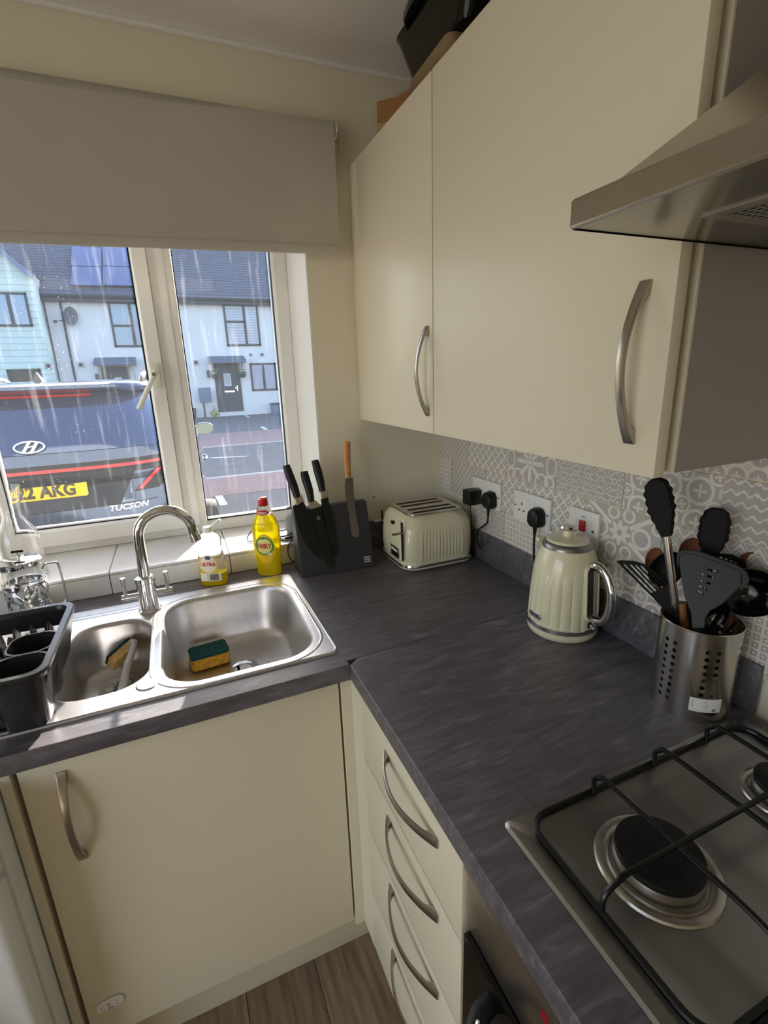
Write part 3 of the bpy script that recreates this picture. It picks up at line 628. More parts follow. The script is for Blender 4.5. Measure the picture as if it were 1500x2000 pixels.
for row, y in enumerate((-.405, -.365)):
    for k in range(11):
        x = -1.195-.031*k
        pr = [(-.016, 0), (.016, 0), (.014, .05), (.007, .082), (-.002, .088), (-.009, .078), (-.014, .04)]
        G().prism(pr, (x, y, zr), (.25, 1, 0), (0, 0, 1), .0045).o('plate_fin', rm, rk, w=1, bev=.0015, seg=1)
for y in (-.425, -.385, -.345): G().tube([(RX0+.03, y, zr+.004), (-1.188, y, zr+.004)], .003, 6).o('fin_rail', rm, rk, w=1)

# ---- washing-up liquid bottles
class Bottle:
    def __init__(s, prof, th): s.prof = prof; s.th = th     # prof: (z, half width, half depth)
    def at(s, z):
        P = s.prof
        for a, b in zip(P, P[1:]):
            if a[0] <= z <= b[0]:
                t = (z-a[0])/(b[0]-a[0]+1e-9); t = t*t*(3-2*t); return a[1]+(b[1]-a[1])*t, a[2]+(b[2]-a[2])*t
        return P[-1][1], P[-1][2]
    def ring(s, z, k=0., n=44):
        w_, d_ = s.at(z); e = .8
        return [(math.copysign(abs(cos(a))**e, cos(a))*(w_-k), math.copysign(abs(sin(a))**e, sin(a))*(d_-k), z) for a in [2*pi*i/n for i in range(n)]]
    def geo(s, z0, z1, k=0., n=30, cap=(1, 1)): return G().loft([s.ring(z0+(z1-z0)*i/n, k) for i in range(n+1)], cap)
    def front(s, x, z, off):                   # y of the front surface
        w_, d_ = s.at(z); c = min(1, abs(x)/max(w_, 1e-4)); c = c**(1/.8); return -(d_*(max(0, 1-c*c))**.4)-off
    def drape(s, g, x0, z0, off):              # flat x-y shape wrapped on the front
        h = G(); h.f = g.f; h.v = [(x0+p[0], s.front(x0+p[0], z0+p[1], off), z0+p[1]) for p in g.v]; return h
def disc(a, b, n=28, rings=6, cx_=0, cz=0, r0=0.):
    g = G(); v = [[(cx_+a*(r0+(1-r0)*j/rings)*cos(2*pi*k/n), cz+b*(r0+(1-r0)*j/rings)*sin(2*pi*k/n), 0) for k in range(n)] for j in range(rings+1)]
    return g.loft(v, (0, 0))
fy = thing('washing_up_liquid', 'full bottle of yellow washing-up liquid with red cap', 'bottle', (-.664, -.076, WT), radians(-28), 'washing-up liquid bottles')
fb = Bottle([(0, .034, .021), (.006, .037, .024), (.05, .039, .027), (.11, .0425, .029), (.15, .0415, .028), (.175, .036, .025), (.19, .028, .021), (.196, .0235, .019), (.212, .021, .018), (.222, .0165, .016), (.228, .013, .013)], 0)
yl = mk('yellow_liquid', (246, 226, 10), .08, trans=.55, ior=1.33); pet = mk('clear_plastic', (250, 250, 250), .06, trans=1., ior=1.2)
fb.geo(0, .196).o('bottle', yl, fy); fb.geo(.196, .228, cap=(0, 1)).o('neck', pet, fy)
G().lathe([(.0135, .222), (.0145, .224), (.0145, .240), (.0135, .243), (0, .243)], 28).o('cap', mk('cap_red', (206, 22, 32), .3), fy)
G().lathe([(0, .243), (.011, .243), (.0105, .2485), (0, .249)], 24, (.003, 0, 0)).o('cap_top', mk('cap_red2', (214, 60, 60), .3), fy)
redl = mk('label_red', (206, 28, 36), .4); gr = mk('label_green', (74, 152, 44), .4); yl2 = mk('label_yellow', (248, 206, 30), .4); cr = mk('label_cream', (244, 236, 150), .4); wl = mk('label_white', (245, 245, 240), .4)
fb.drape(disc(.031, .047, 36), .001, .092, .0006).o('label', yl2, fy)
fb.drape(disc(.0285, .030, 36, 3, r0=.84), .0, .1, .0011).o('label_ring', gr, fy)
fb.drape(disc(.0235, .0245, 36), .0, .1, .0010).o('label_centre', cr, fy)
fb.drape(text('FAIRY', .0235, 0, .0004, 0, sx=.72), .0, .100, .0026).o('label_text', redl, fy)
fb.drape(disc(.006, .0045, 14, 2), -.001, .126, .0016).o('label_leaf', gr, fy); fb.drape(disc(.006, .005, 14, 2), .016, .074, .0017).o('label_blossom', wl, fy); fb.drape(disc(.005, .004, 14, 2), .006, .070, .0017).o('label_fruit', mk('label_orange', (244, 170, 30), .4), fy)
fb.drape(disc(.0205, .0085, 30, 4), .0, .203, .0007).o('neck_label', redl, fy)
g = G()
for (z, w_) in ((.0022, .013), (-.0012, .015), (-.004, .011)): g.add([(-w_+2*w_*i/8, z+q, 0) for q in (-.0006, .0006) for i in range(9)], [(i, i+1, i+10, i+9) for i in range(8)])
fb.drape(g, 0, .203, .0013).o('label_print', wl, fy, sm=0)

ub = thing('washing_up_liquid', 'nearly empty clear washing-up liquid bottle with white flip cap', 'bottle', (-.832, -.079, WT), radians(-24), 'washing-up liquid bottles')
Ub = Bottle([(0, .036, .021), (.006, .040, .024), (.05, .041, .026), (.085, .039, .026), (.11, .033, .022), (.125, .035, .023), (.142, .036, .022), (.156, .026, .019), (.163, .013, .013), (.172, .012, .012)], 0)
Ub.geo(0, .172, cap=(1, 1)).o('bottle', pet, ub); Ub.geo(.0015, .040, .0015).o('liquid', yl, ub)
G().lathe([(.0135, .165), (.0145, .167), (.0145, .178), (.012, .181), (0, .181)], 24).o('cap', wplast, ub)
G().tube([(.011, 0, .181), (.024, 0, .190), (.040, .0, .202)], lambda t: (.008-.002*t, .004), 12, 3).o('flip_lid', wplast, ub)
Ub.drape(disc(.029, .030, 34), -.002, .070, .0006).o('label', mk('label_gold', (226, 196, 96), .4), ub); Ub.drape(disc(.024, .026, 34), -.002, .071, .001).o('label_centre', mk('label_pale', (240, 236, 214), .4), ub)
Ub.drape(text('ULTRA', .0165, 0, .0004, sx=.86), -.002, .072, .0025).o('label_text', redl, ub)
Ub.drape(disc(.009, .0055, 20, 2), -.001, .092, .0014).o('label_badge', mk('label_blue', (30, 60, 130), .4), ub)
g = G()
for i in range(12):
    for j in range(4): g.add([(-.031+.062*i/12, -.0125+.025*j/4, 0), (-.031+.062*(i+1)/12, -.0125+.025*j/4, 0), (-.031+.062*(i+1)/12, -.0125+.025*(j+1)/4, 0), (-.031+.062*i/12, -.0125+.025*(j+1)/4, 0)], [(0, 1, 2, 3)])
Ub.drape(g, 0, .030, .0008).o('barcode_panel', wl, ub, sm=0)
g = G(); x = -.002
for w_ in (1, 2, 1, 3, 1, 1, 2, 3, 1, 2, 1, 3, 2, 1):
    g.add([(x, -.009, 0), (x+w_*.0006, -.009, 0), (x+w_*.0006, .011, 0), (x, .011, 0)], [(0, 1, 2, 3)]); x += w_*.0006+.0009
Ub.drape(g, 0, .030, .0014).o('barcode', black, ub, sm=0)
g = G()
for k in range(6): g.add([(-.028, -.009+.0035*k, 0), (-.006, -.009+.0035*k, 0), (-.006, -.0078+.0035*k, 0), (-.028, -.0078+.0035*k, 0)], [(0, 1, 2, 3)])
Ub.drape(g, 0, .030, .0014).o('small_print', mk('print_grey', (130, 125, 120), .6), ub, sm=0)

# ---- knife block
kn = thing('knife_block', 'black magnetic knife block leaning back beside the window', 'knife block', (-.46, -.12, WT))
KO = V((-.583, -.172, WT)); KV = V((.004, .068, .203)).normalized(); KU = V((1, -.03, 0)).normalized(); KN = KU.cross(KV)
kbm = mk('block_black', (54, 54, 57), .5, bump=.05, bs=120)
h_ = .213; wd_ = .238; bk = V((0, .105, 0))
f0 = KO; f1 = KO+KU*wd_; t0 = KO+KV*h_; t1 = t0+KU*wd_
G().add([f0, f1, f1+bk, f0+bk, t0, t1, t1+V((0, .03, 0)), t0+V((0, .03, 0))], [(0, 3, 2, 1), (4, 5, 6, 7), (0, 1, 5, 4), (1, 2, 6, 5), (2, 3, 7, 6), (3, 0, 4, 7)]).o('body', kbm, kn, w=1, sm=0, bev=.003)
g = G()
for (v_, w_) in ((.033, .022), (.0255, .022), (.0185, .022)): g.join(plate(rrp(0, 0, w_/2, .0022, .0008), [], 0, .0004), frame(KO+KU*.214+KV*v_+KN*.0002, KU, KV))
g.o('printed_mark', mk('print_light', (190, 188, 184), .5), kn, w=1, sm=0)
def kp(px, py, off=.0): return onp(px, py, KO+KN*off, KN)
def kuv(px, py, off=0.): d_ = kp(px, py, off)-(KO+KN*off); return (d_.dot(KU), d_.dot(KV))
kbl = mk('blade_black', (12, 12, 14), .35); kst = mk('bolster_steel', (190, 178, 160), .3, 1.)
def knife(label, blade, bol, hand, off=.0012):
    k_ = thing('kitchen_knife', label, 'knife', tuple(kp(*blade[0])), 0, 'knives on the magnetic block')
    P = lambda L: [kuv(*p, off) for p in L]
    O = KO+KN*off
    G().prism(P(blade), O, KU, KV, .0022).o('blade', kbl, k_, w=1, sm=0)
    G().prism(P(bol), O-KN*.004, KU, KV, .013).o('bolster', kst, k_, w=1, bev=.002)
    a = [kp(*p, off+.003) for p in hand[0]]; wds = hand[1]
    Ps = smooth(a, 5); n = len(Ps)
    def rad(t):
        x = t*(len(wds)-1); i = min(int(x), len(wds)-2); return (wds[i]+(wds[i+1]-wds[i])*(x-i), .0095)
    G().tube(Ps, rad, 12, up=KN).o('grip', black, k_, w=1)
knife('black chef knife with broad blade, leftmost on the block', [(570, 989), (590, 978), (606, 1010), (618, 1050), (627, 1093), (612, 1083), (595, 1060), (582, 1030), (574, 1005)], [(574, 975), (587, 966), (592, 979), (578, 988)], ([(581, 972), (574, 950), (566, 930), (559, 909)], [.0105, .013, .0135, .0115]))
knife('black slicing knife with rounded tip, middle of the three on the block', [(602, 990), (625, 990), (636, 1040), (652, 1095), (655, 1108), (645, 1110), (638, 1102), (622, 1060)], [(600, 981), (615, 978), (626, 990), (604, 996)], ([(608, 981), (604, 958), (597, 935), (594, 921)], [.0105, .0125, .0135, .0115]), .0036)
knife('black slim knife, rightmost of the three on the block', [(625, 976), (639, 971), (648, 1010), (656, 1050), (658, 1088), (650, 1080), (640, 1050)], [(624, 961), (637, 957), (640, 972), (626, 976)], ([(630, 960), (626, 940), (620, 918), (615, 899)], [.0105, .0125, .0135, .0115]), .0062)
pk = thing('palette_knife', 'cranked palette knife with wooden handle on the knife block', 'palette knife', tuple(kp(690, 1050)))
O = KO+KN*.001
G().prism([kuv(*p, .001) for p in [(672, 950), (674, 934), (688, 934), (690, 970), (696, 1015), (701, 1040), (699, 1049), (692, 1051), (686, 1045), (681, 1010), (673, 965)]], O, KU, KV, .0016).o('blade', mk('blade_grey', (138, 132, 124), .35, .9), pk, w=1, sm=0)
G().tube(smooth([kp(680, 934, .002), kp(679, 915, .004), kp(678, 890, .004), kp(678, 863, .004)], 5), lambda t: (.0098+.0015*t, .008), 12, up=KN).o('grip', wood, pk, w=1)
for p in ((678, 872), (679, 896), (680, 925)): G().lathe([(0, .0), (.0022, 0), (.0022, .0205), (0, .021)], 12, M=frame(kp(*p, .004)-KN*.0105, KU, KV)).o('rivet', mk('brass_dark', (120, 84, 56), .4, .8), pk, w=1)
G().prism([(-.005, -.006), (.005, -.006), (.005, .006), (-.005, .006)], kp(622, 1012, .006), KU, KV, .0003).o('blade_mark', mk('print_grey2', (110, 108, 108), .5), bpy.data.objects['kitchen_knife.001'], w=1, sm=0)

# ---- smart speaker and leads on the sill
se = tag(G().lathe([(0, 0), (.034, 0), (.040, .006), (.041, .03), (.038, .05), (.03, .060), (.0, .063)], 40).o('smart_speaker', mk('speaker_grey', (122, 128, 142), .8, bump=.2, bs=600)), 'small grey-blue round speaker on the sill behind the knife block', 'speaker'); se.location = (-.527, .10, WZ0)
cab_m = mk('cable_black', (14, 14, 15), .5)
zs = WZ0+.003
tag(G().tube([(-.567, .10, WZ0+.012), (-.59, .10, WZ0+.010), (-.63, .112, WZ0+.03), (-.675, .11, WZ0+.028), (-.705, .085, zs+.004), (-.70, .055, zs), (-.66, .05, zs), (-.60, .055, zs), (-.54, .04, zs), (-.49, .03, zs)], .0018, 8, 6).o('power_lead', cab_m), 'thin black lead trailing from the small speaker across the sill', 'cable')
us = thing('usb_cable', 'black USB cable curling on the sill beside the knife block', 'cable', (-.58, .02, WZ0))
G().tube([(-.50, .06, zs), (-.545, .07, zs), (-.585, .052, zs), (-.605, .025, zs), (-.59, .004, zs), (-.555, .0, zs), (-.51, .002, zs)], .002, 8, 6).o('lead', cab_m, us, w=1)
box((-.588, -.560), (.022, .036), (WZ0+.0005, WZ0+.0085)).o('plug', black, us, w=1, bev=.0015); box((-.600, -.588), (.0235, .0345), (WZ0+.002, WZ0+.0065)).o('connector', chrome, us, w=1, bev=.0005)
tag(G().tube([(-.555, .004, zs+.001), (-.585, -.022, zs-.004), (-.594, -.034, .95), (-.585, -.036, .925), (-.565, -.036, .914), (-.53, -.034, .9125)], .0018, 8, 6).o('power_lead', cab_m), 'black lead hanging over the sill edge behind the knife block', 'cable')

# ---- cafetiere and glass carafe at the left end of the window
cf = thing('cafetiere', 'glass cafetiere with chrome frame at the left edge of the window', 'cafetiere', (-1.300, -.074, WT))
G().lathe([(.0, .006), (.044, .006), (.046, .012), (.046, .142), (.0445, .142), (.0445, .014), (0, .010)], 44).o('beaker', glassm, cf)
G().lathe([(0, .146), (.049, .146), (.0495, .15), (.0495, .158), (.047, .161), (.02, .166), (0, .166)], 44).o('lid', chrome, cf)
G().lathe([(.003, .166), (.003, .182)], 12).o('rod', chrome, cf); G().tube([(-.013, 0, .184), (.013, .0, .184)], .0032, 10).o('knob', blackg, cf)
G().lathe([(0, .0), (.046, 0), (.049, .004), (.049, .010), (.047, .010)], 44).o('base', chrome, cf)
def band(a0, a1, z0_, z1_):
    R = []
    for i in range(15):
        t = i/14; a = a0+(a1-a0)*t; z = z0_+(z1_-z0_)*t; R.append([(r*cos(a), r*sin(a), z+d_) for r, d_ in ((.0475, -.005), (.049, -.005), (.049, .005), (.0475, .005))])
    G().loft(R).o('frame_band', chrome, cf)
for k in range(6): band(-2.2+k*1.05, -.6+k*1.05, .008, .098); band(-.6+k*1.05, -2.2+k*1.05, .008, .098)
for z in (.098,): G().lathe([(.0475, z-.004), (.0495, z-.004), (.0495, z+.004), (.0475, z+.004), (.0475, z-.004)], 44).o('frame_hoop', chrome, cf)
G().tube([(.047, -.004, .130), (.056, -.006, .141), (.076, -.008, .143), (.085, -.009, .134), (.087, -.010, .06), (.082, -.009, .03), (.047, -.004, .012)], lambda t: (.0055, .003), 10, 5).o('handle', mk('handle_chrome', (200, 198, 200), .12, 1.), cf)
ca = tag(G().lathe([(0, .004), (.047, .003), (.05, .0), (.052, .006), (.052, .11), (.048, .14), (.032, .165), (.024, .185), (.0245, .21), (.030, .25), (.034, .268), (.0325, .268), (.0285, .25), (.023, .21), (.0225, .185), (.030, .163), (.046, .138), (.0505, .11), (.0505, .008), (.047, .006), (0, .007)], 48).o('glass_carafe', glassm), 'tall clear glass carafe on the window sill behind the cafetiere', 'carafe'); ca.location = (-1.326, .050, WZ0)

# ---- toaster
to = thing('toaster', 'cream four-slice toaster with fluted sides and chrome top in the corner', 'toaster', (-.158, -.172, WT))
hx, hy = .128, .118
def tring(z, k, rib=0., r=.05):
    a, b_ = hx-k, hy-k; out = []
    for c, (sx, sy, ang, nr, hl) in enumerate(((1, 1, 0, 13, a), (-1, 1, 90, 12, b_), (-1, -1, 180, 13, a), (1, -1, 270, 12, b_))):
        for j in range(10):
            t = radians(ang+9*j); out.append((sx*(a-r)+(r-rib)*cos(t), sy*(b_-r)+(r-rib)*sin(t), z))
        t = radians(ang+90); nx, ny = cos(t), sin(t); p = V((sx*(a-r)+r*nx, sy*(b_-r)+r*ny, z)); L = 2*(hl-r); m = nr*6
        for j in range(m):
            f_2 = j/m; q = p+V((-ny, nx, 0))*(L*f_2); out.append(tuple(q-V((nx, ny, 0))*(rib*(1-abs(sin(pi*nr*f_2))**.6))))
    return out
rs = lambda R: R
prof = [(.020, .004, 0), (.030, .003, 0), (.034, .002, .0016), (.06, .000, .0022), (.10, .001, .0022), (.118, .003, .0014), (.130, .005, 0), (.150, .011, 0), (.163, .020, 0), (.170, .031, 0), (.172, .035, 0)]
G().loft([rs(tring(z, k, rb_)) for z, k, rb_ in prof], (1, 1)).o('body', creamp, to)
G().loft([rr(0, 0, hx-.010, hy-.010, .045, 0), rr(0, 0, hx-.002, hy-.002, .05, .005), rr(0, 0, hx, hy, .05, .011), rr(0, 0, hx-.001, hy-.001, .05, .013)]).o('base', creamp, to)
G().loft([rr(0, 0, hx+.001, hy+.001, .05, .0125), rr(0, 0, hx+.002, hy+.002, .05, .015), rr(0, 0, hx+.001, hy+.001, .05, .0205)], (1, 1)).o('chrome_band', chrome, to)
slots = [rrp(.002, y, .078, .0095, .004, 3) for y in (-.060, -.024, .024, .060)]
plate([(p[0], p[1]) for p in rr(0, 0, hx-.031, hy-.031, .03, 0)], slots, .1715, .176, .001).o('top_plate', mk('toaster_top', (205, 200, 194), .16, 1.), to)
for y in (-.060, -.024, .024, .060):
    s_ = box((-.076, .080), (y-.0095, y+.0095), (.1716, .1722)).o('bread_slot', mk('slot_dark', (14, 12, 11), .7), to, sm=0)
    for q in (-.004, .004): G().tube([(-.074, y+q, .1735), (.078, y+q, .1735)], .0007, 5).o('slot_wire', mk('wire_steel', (120, 116, 110), .35, 1.), s_)
for y in (-.089, .066):
    G().add([(-.1288, y-.006, .160), (-.1288, y+.006, .160), (-.1288, y+.0018, .035), (-.1288, y-.0018, .035), (-.126, y-.006, .160), (-.126, y+.006, .160), (-.124, y+.0018, .035), (-.124, y-.0018, .035)], [(0, 1, 2, 3), (0, 4, 5, 1), (1, 5, 6, 2), (2, 6, 7, 3), (3, 7, 4, 0)]).o('lever_slot', mk('slot_dark', (14, 12, 11), .7), to, sm=0)
    lv = G().tube([(-.124, y, .128), (-.140, y, .127), (-.158, y, .126)], lambda t: (.006+.010*t*(1.2-t), .0032), 14, 4, up=(0, 0, 1)).o('lever', chrome, to)
pn = box((-.1305, -.122), (-.062, -.012), (.036, .066)).o('control_panel', mk('panel_black', (18, 17, 17), .3), to, bev=.002)
g = G().box((-.1312, -.1295), (-.064, -.010), (.066, .0685)).box((-.1312, -.1295), (-.064, -.010), (.034, .036)).box((-.1312, -.1295), (-.0645, -.062), (.034, .0685)).box((-.1312, -.1295), (-.012, -.0095), (.034, .0685)); g.o('panel_trim', chrome, to, sm=0)
for k in range(3): box((-.1325, -.130), (-.058+.0155*k, -.046+.0155*k), (.053, .062)).o('button', wplast, pn, bev=.0008)
G().tube([(-.1305, -.052, .044), (-.1305, -.022, .044)], lambda t: .0035, 10).o('dial', blackg, pn)
box((-.1275, -.118), (-.022, -.002), (.135, .145)).o('badge', mk('badge_dark', (60, 56, 52), .25, .8), to, bev=.003)

# ---- kettle
ke = thing('kettle', 'cream fluted jug kettle with chrome handle in front of the sockets', 'kettle', (-.094, -.744, WT))
def kring(z, r, rib=0., n=252):
    q = [r-rib*(1-abs(sin(pi*21*i/n))**.5) for i in range(n)]
    return [(q[i]*cos(2*pi*i/n), q[i]*sin(2*pi*i/n), z) for i in range(n)]
G().lathe([(0, 0), (.074, 0), (.0785, .004), (.080, .010), (.0795, .018), (.077, .020)], 56, cap=(0, 1)).o('base', creamp, ke)
G().lathe([(.077, .020), (.0805, .0205), (.0805, .030), (.078, .031)], 56).o('chrome_band', chrome, ke)
kprof = [(.031, .0785, 0), (.034, .0790, .0026), (.06, .0785, .0034), (.10, .0765, .0034), (.13, .0740, .0024), (.15, .0722, .0006), (.165, .0700, 0), (.185, .0650, 0), (.20, .0595, 0), (.208, .0555, 0)]
kb_ = G().loft([kring(z, r, q) for z, r, q in kprof], (1, 1)).o('body', creamp, ke)
G().lathe([(.0555, .207), (.0555, .211), (.051, .219), (.046, .222)], 56).o('collar', mk('collar_grey', (150, 146, 142), .3, .8), ke)
G().lathe([(.047, .2205), (.047, .223), (.044, .2265), (.02, .230), (0, .2305)], 48).o('lid', creamp, ke)
G().lathe([(.0105, .229), (.0105, .246)], 24).o('lid_knob_stem', creamp, ke); G().lathe([(.0105, .245), (.019, .247), (.0205, .251), (.018, .256), (.0, .258)], 32).o('lid_knob', chrome, ke)
ha = radians(-84); u_ = V((cos(ha), sin(ha), 0)); s_ = V((-sin(ha), cos(ha), 0))
hp = [u_*.066+V((0, 0, .178)), u_*.085+V((0, 0, .184)), u_*.104+V((0, 0, .172)), u_*.117+V((0, 0, .148)), u_*.122+V((0, 0, .115)), u_*.118+V((0, 0, .083)), u_*.106+V((0, 0, .064)), u_*.090+V((0, 0, .058)), u_*.074+V((0, 0, .060))]
G().tube(hp, lambda t: (.0105, .0085), 14, 5, up=tuple(s_)).o('handle', chrome, ke)
Mk = frame(u_*.0715+V((0, 0, .118)), s_, (u_.x*-.075, u_.y*-.075, 1))
plate(rrp(0, 0, .017, .062, .016), [], -.004, .0045, .001).tr(Mk).o('handle_recess', mk('recess_dark', (42, 40, 38), .3), ke)
plate(rrp(0, 0, .0205, .066, .019), [rrp(0, 0, .0168, .062, .0155)], -.006, .0062, .0015).tr(Mk).o('recess_rim', creamp, ke)
plate(rrp(.010, 0, .006, .056, .005), [], .004, .0055, .0005).tr(Mk).o('water_gauge', mk('gauge_beige', (176, 164, 140), .2), ke)
Ms = frame(u_*.0765+V((0, 0, .043)), s_, (0, 0, 1))
plate(rrp(0, 0, .010, .0085, .008), [], -.004, .0035, .001).tr(Ms).o('switch_recess', mk('recess_dark', (42, 40, 38), .3), ke)
G().tube([u_*.078+V((0, 0, .043)), u_*.092+V((0, 0, .037))], lambda t: (.006, .0028), 12).o('switch', chrome, ke)
ba = radians(178); bu = V((cos(ba), sin(ba), 0)); bs_ = V((-sin(ba), cos(ba), 0))
Mb = frame(bu*.0785+V((0, 0, .050)), bs_, (0, 0, 1))
plate(rrp(0, 0, .0205, .007, .0065), [], -.002, .0016, .0006).tr(Mb).o('badge', chrome, ke)
G().join(text('Breville', .0095, .0002), Mb @ Matrix.Translation((0, 0, .0018))).o('badge_text', mk('badge_ink', (60, 58, 62), .4), ke, sm=0)
G().loft([[(cos(radians(96)+a)*.072, sin(radians(96)+a)*.072, z) for a in (-.2, -.1, 0, .1, .2)]+[(cos(radians(96)+a)*q, sin(radians(96)+a)*q, z) for a, q in ((.12, .085), (0, .094), (-.12, .085))] for z in (.196, .206)]).o('spout', creamp, ke, bev=.002)

# ---- sockets, switch, plugs
def face(par, y0, y1, z0_, z1_): 
    return box((-.0185, -.009), (y0, y1), (z0_, z1_)).o('faceplate', wplast, par, w=1, bev=.003)
scr = mk('screw_dark', (70, 68, 64), .4, .7); slotm = mk('pin_hole', (70, 66, 62), .8)
def socket(label, y1):
    y0 = y1-.148; z0_, z1_ = 1.0965, 1.180; s_ = thing('double_socket', label, 'socket', (-.009, (y0+y1)/2, z0_), 0, 'double sockets on the tiled wall')
    face(s_, y0, y1, z0_, z1_)
    for c in (y1-.036, y0+.036):
        for (dy, dz, a, b_) in ((0, .013, .002, .0042), (-.0105, -.006, .0042, .002), (.0105, -.006, .0042, .002)): box((-.0188, -.0182), (c+dy-a, c+dy+a), ((z0_+z1_)/2-.006+dz-b_, (z0_+z1_)/2-.006+dz+b_)).o('pin_slot', slotm, s_, w=1, sm=0)
        sg = 1 if c > (y0+y1)/2 else -1
        sy = (y0+y1)/2+sg*.0085
        box((-.0205, -.018), (sy-.0055, sy+.0055), (1.143, 1.163)).o('rocker', wplast, s_, w=1, bev=.0015)
    for y in (y0+.008, y1-.008): G().lathe([(0, 0), (.003, 0), (.003, .0006), (0, .001)], 14, M=frame((-.0185, y, 1.137), (0, -1, 0), (0, 0, 1))).o('screw', scr, s_, w=1)
    return s_
socket('white double socket beside the toaster with two plugs in it', -.236); socket('white double socket behind the kettle with one plug in it', -.449)
sw = thing('cooker_switch', 'white cooker switch plate with a red rocker', 'switch', (-.009, -.711, 1.094))
face(sw, -.757, -.664, 1.092, 1.182)
sr = box((-.0235, -.018), (-.7195, -.7015), (1.130, 1.157)).o('rocker', mk('rocker_red', (190, 24, 36), .3), sw, w=1, bev=.003); sr['label'] = 'red rocker switch'
for y in (-.742, -.679): G().lathe([(0, 0), (.0035, 0), (.0035, .0006), (0, .001)], 14, M=frame((-.0185, y, 1.137), (0, -1, 0), (0, 0, 1))).o('screw', scr, sw, w=1)
box((-.0188, -.0183), (-.7165, -.7055), (1.1655, 1.1672)).o('lettering', scr, sw, w=1, sm=0)
ad = thing('plug_adapter', 'square black plug-in charger in the socket beside the toaster', 'charger', (-.0195, -.268, 1.12))
box((-.064, -.0188), (-.292, -.248), (1.098, 1.146)).o('case', black, ad, w=1, bev=.005)
G().tube([(-.045, -.268, 1.10), (-.046, -.268, 1.075), (-.040, -.266, 1.04), (-.034, -.25, 1.0), (-.03, -.20, .96), (-.024, -.13, .93), (-.024, -.05, .9135)], .0017, 8, 5).o('lead', cab_m, ad, w=1)
def plug(label, y, pts):
    p = thing('mains_plug', label, 'plug', (-.0195, y, 1.11), 0, 'black mains plugs')
    G().loft([[(-.0188-x*1.0, y+a*k, 1.127+c*k) for a, c in [(.0, .026), (.012, .025), (.021, .015), (.0235, 0), (.0235, -.016), (.019, -.022), (.008, -.028), (-.008, -.028), (-.019, -.022), (-.0235, -.016), (-.0235, 0), (-.021, .015), (-.012, .025)]] for x, k in ((0, 1), (.006, 1.02), (.012, .98), (.024, .88), (.027, .8))]).o('body', black, p, w=1, bev=.001, seg=1)
    G().tube([(-.033, y, 1.102), (-.033, y, 1.086), (-.033, y, 1.075)], lambda t: .0062-.003*t, 10).o('strain_relief', black, p, w=1)
    G().tube(pts, .003, 8, 6).o('lead', cab_m, p, w=1)
plug('black mains plug of the toaster with its lead curving down', -.348, [(-.033, -.348, 1.080), (-.034, -.345, 1.055), (-.038, -.325, 1.035), (-.040, -.305, 1.018), (-.038, -.30, .985), (-.026, -.30, .955)])
plug('black mains plug of the kettle in the socket behind it', -.561, [(-.033, -.561, 1.080), (-.034, -.562, 1.05), (-.034, -.567, 1.0), (-.032, -.58, .95), (-.03, -.61, .92), (-.034, -.66, .9135)])
nl = tag(G().lathe([(0, 0), (.0024, 0), (.0024, .003), (0, .004)], 10, M=frame((-.270, 0, 1.092), (1, 0, 0), (0, 0, 1))).o('wall_plug', black), 'tiny dark screw hole in the wall above the toaster', 'screw')

# ---- utensil pot
PC = V((-.080, -1.055, WT)); PR = .0625; PHT = .170
up_ = thing('utensil_pot', 'perforated stainless steel pot holding black kitchen utensils', 'utensil pot', tuple(PC))
cols = 64; rowsN = 48; v = []; f = []; hole = set()
NS = 96; NZ = 44                               # shell grid, round holes cut as octagon cells
g = G(); cell = 2*pi/24
def pcy(a, z, r=PR): return (r*cos(a), r*sin(a), z)
ac = atan2(CAM[1]-PC.y, CAM[0]-PC.x)           # direction of the viewer, only used to start the column spacing
colset = [i for i in range(24)]
holecols = [i for i in range(24) if i % 4 in (1, 2)]
zc0, dz, nh = .030, .0135, 9; rh = .0036
for i in range(24):
    a0 = ac+i*cell-cell/2; 
    for zlo, zhi in ((0, zc0-dz/2), (zc0+dz*(nh-.5), PHT)):
        for q in range(4):
            b0 = a0+cell*q/4; b1 = a0+cell*(q+1)/4; g.add([pcy(b0, zlo), pcy(b1, zlo), pcy(b1, zhi), pcy(b0, zhi)], [(0, 1, 2, 3)])
    for j in range(nh):
        z0_ = zc0+dz*(j-.5); z1_ = z0_+dz; zm = (z0_+z1_)/2; am = a0+cell/2
        if i not in holecols:
            for q in range(4):
                b0 = a0+cell*q/4; b1 = a0+cell*(q+1)/4; g.add([pcy(b0, z0_), pcy(b1, z0_), pcy(b1, z1_), pcy(b0, z1_)], [(0, 1, 2, 3)])
        else:
            outr = []; inn = []
            for k in range(16):
                t = 2*pi*k/16; inn.append(pcy(am+rh*cos(t)/PR, zm+rh*sin(t)))
                m_ = max(abs(cos(t)), abs(sin(t))); outr.append(pcy(am+cell/2*cos(t)/m_, zm+dz/2*sin(t)/m_))
            n = 16; g.add(outr+inn, [(k, (k+1) % n, n+(k+1) % n, n+k) for k in range(n)])
pm = mk('pot_steel', (205, 200, 194), .22, 1., var=.04, vs_=50, st=(1, 1, 20))
bmx = g.o('shell', pm, up_)
bm2 = bmesh.new(); bm2.from_mesh(bmx.data); bmesh.ops.remove_doubles(bm2, verts=bm2.verts, dist=.0002); bmesh.ops.recalc_face_normals(bm2, faces=bm2.faces); bm2.to_mesh(bmx.data); bm2.free(); bmx.data.shade_smooth()
G().lathe([(PR, PHT-.001), (PR+.001, PHT), (PR, PHT+.0012), (PR-.001, PHT)], 64).o('rim', pm, up_)
G().lathe([(0, .001), (PR-.002, .001), (PR, .003)], 64).o('base', pm, up_)
la = ac+.42
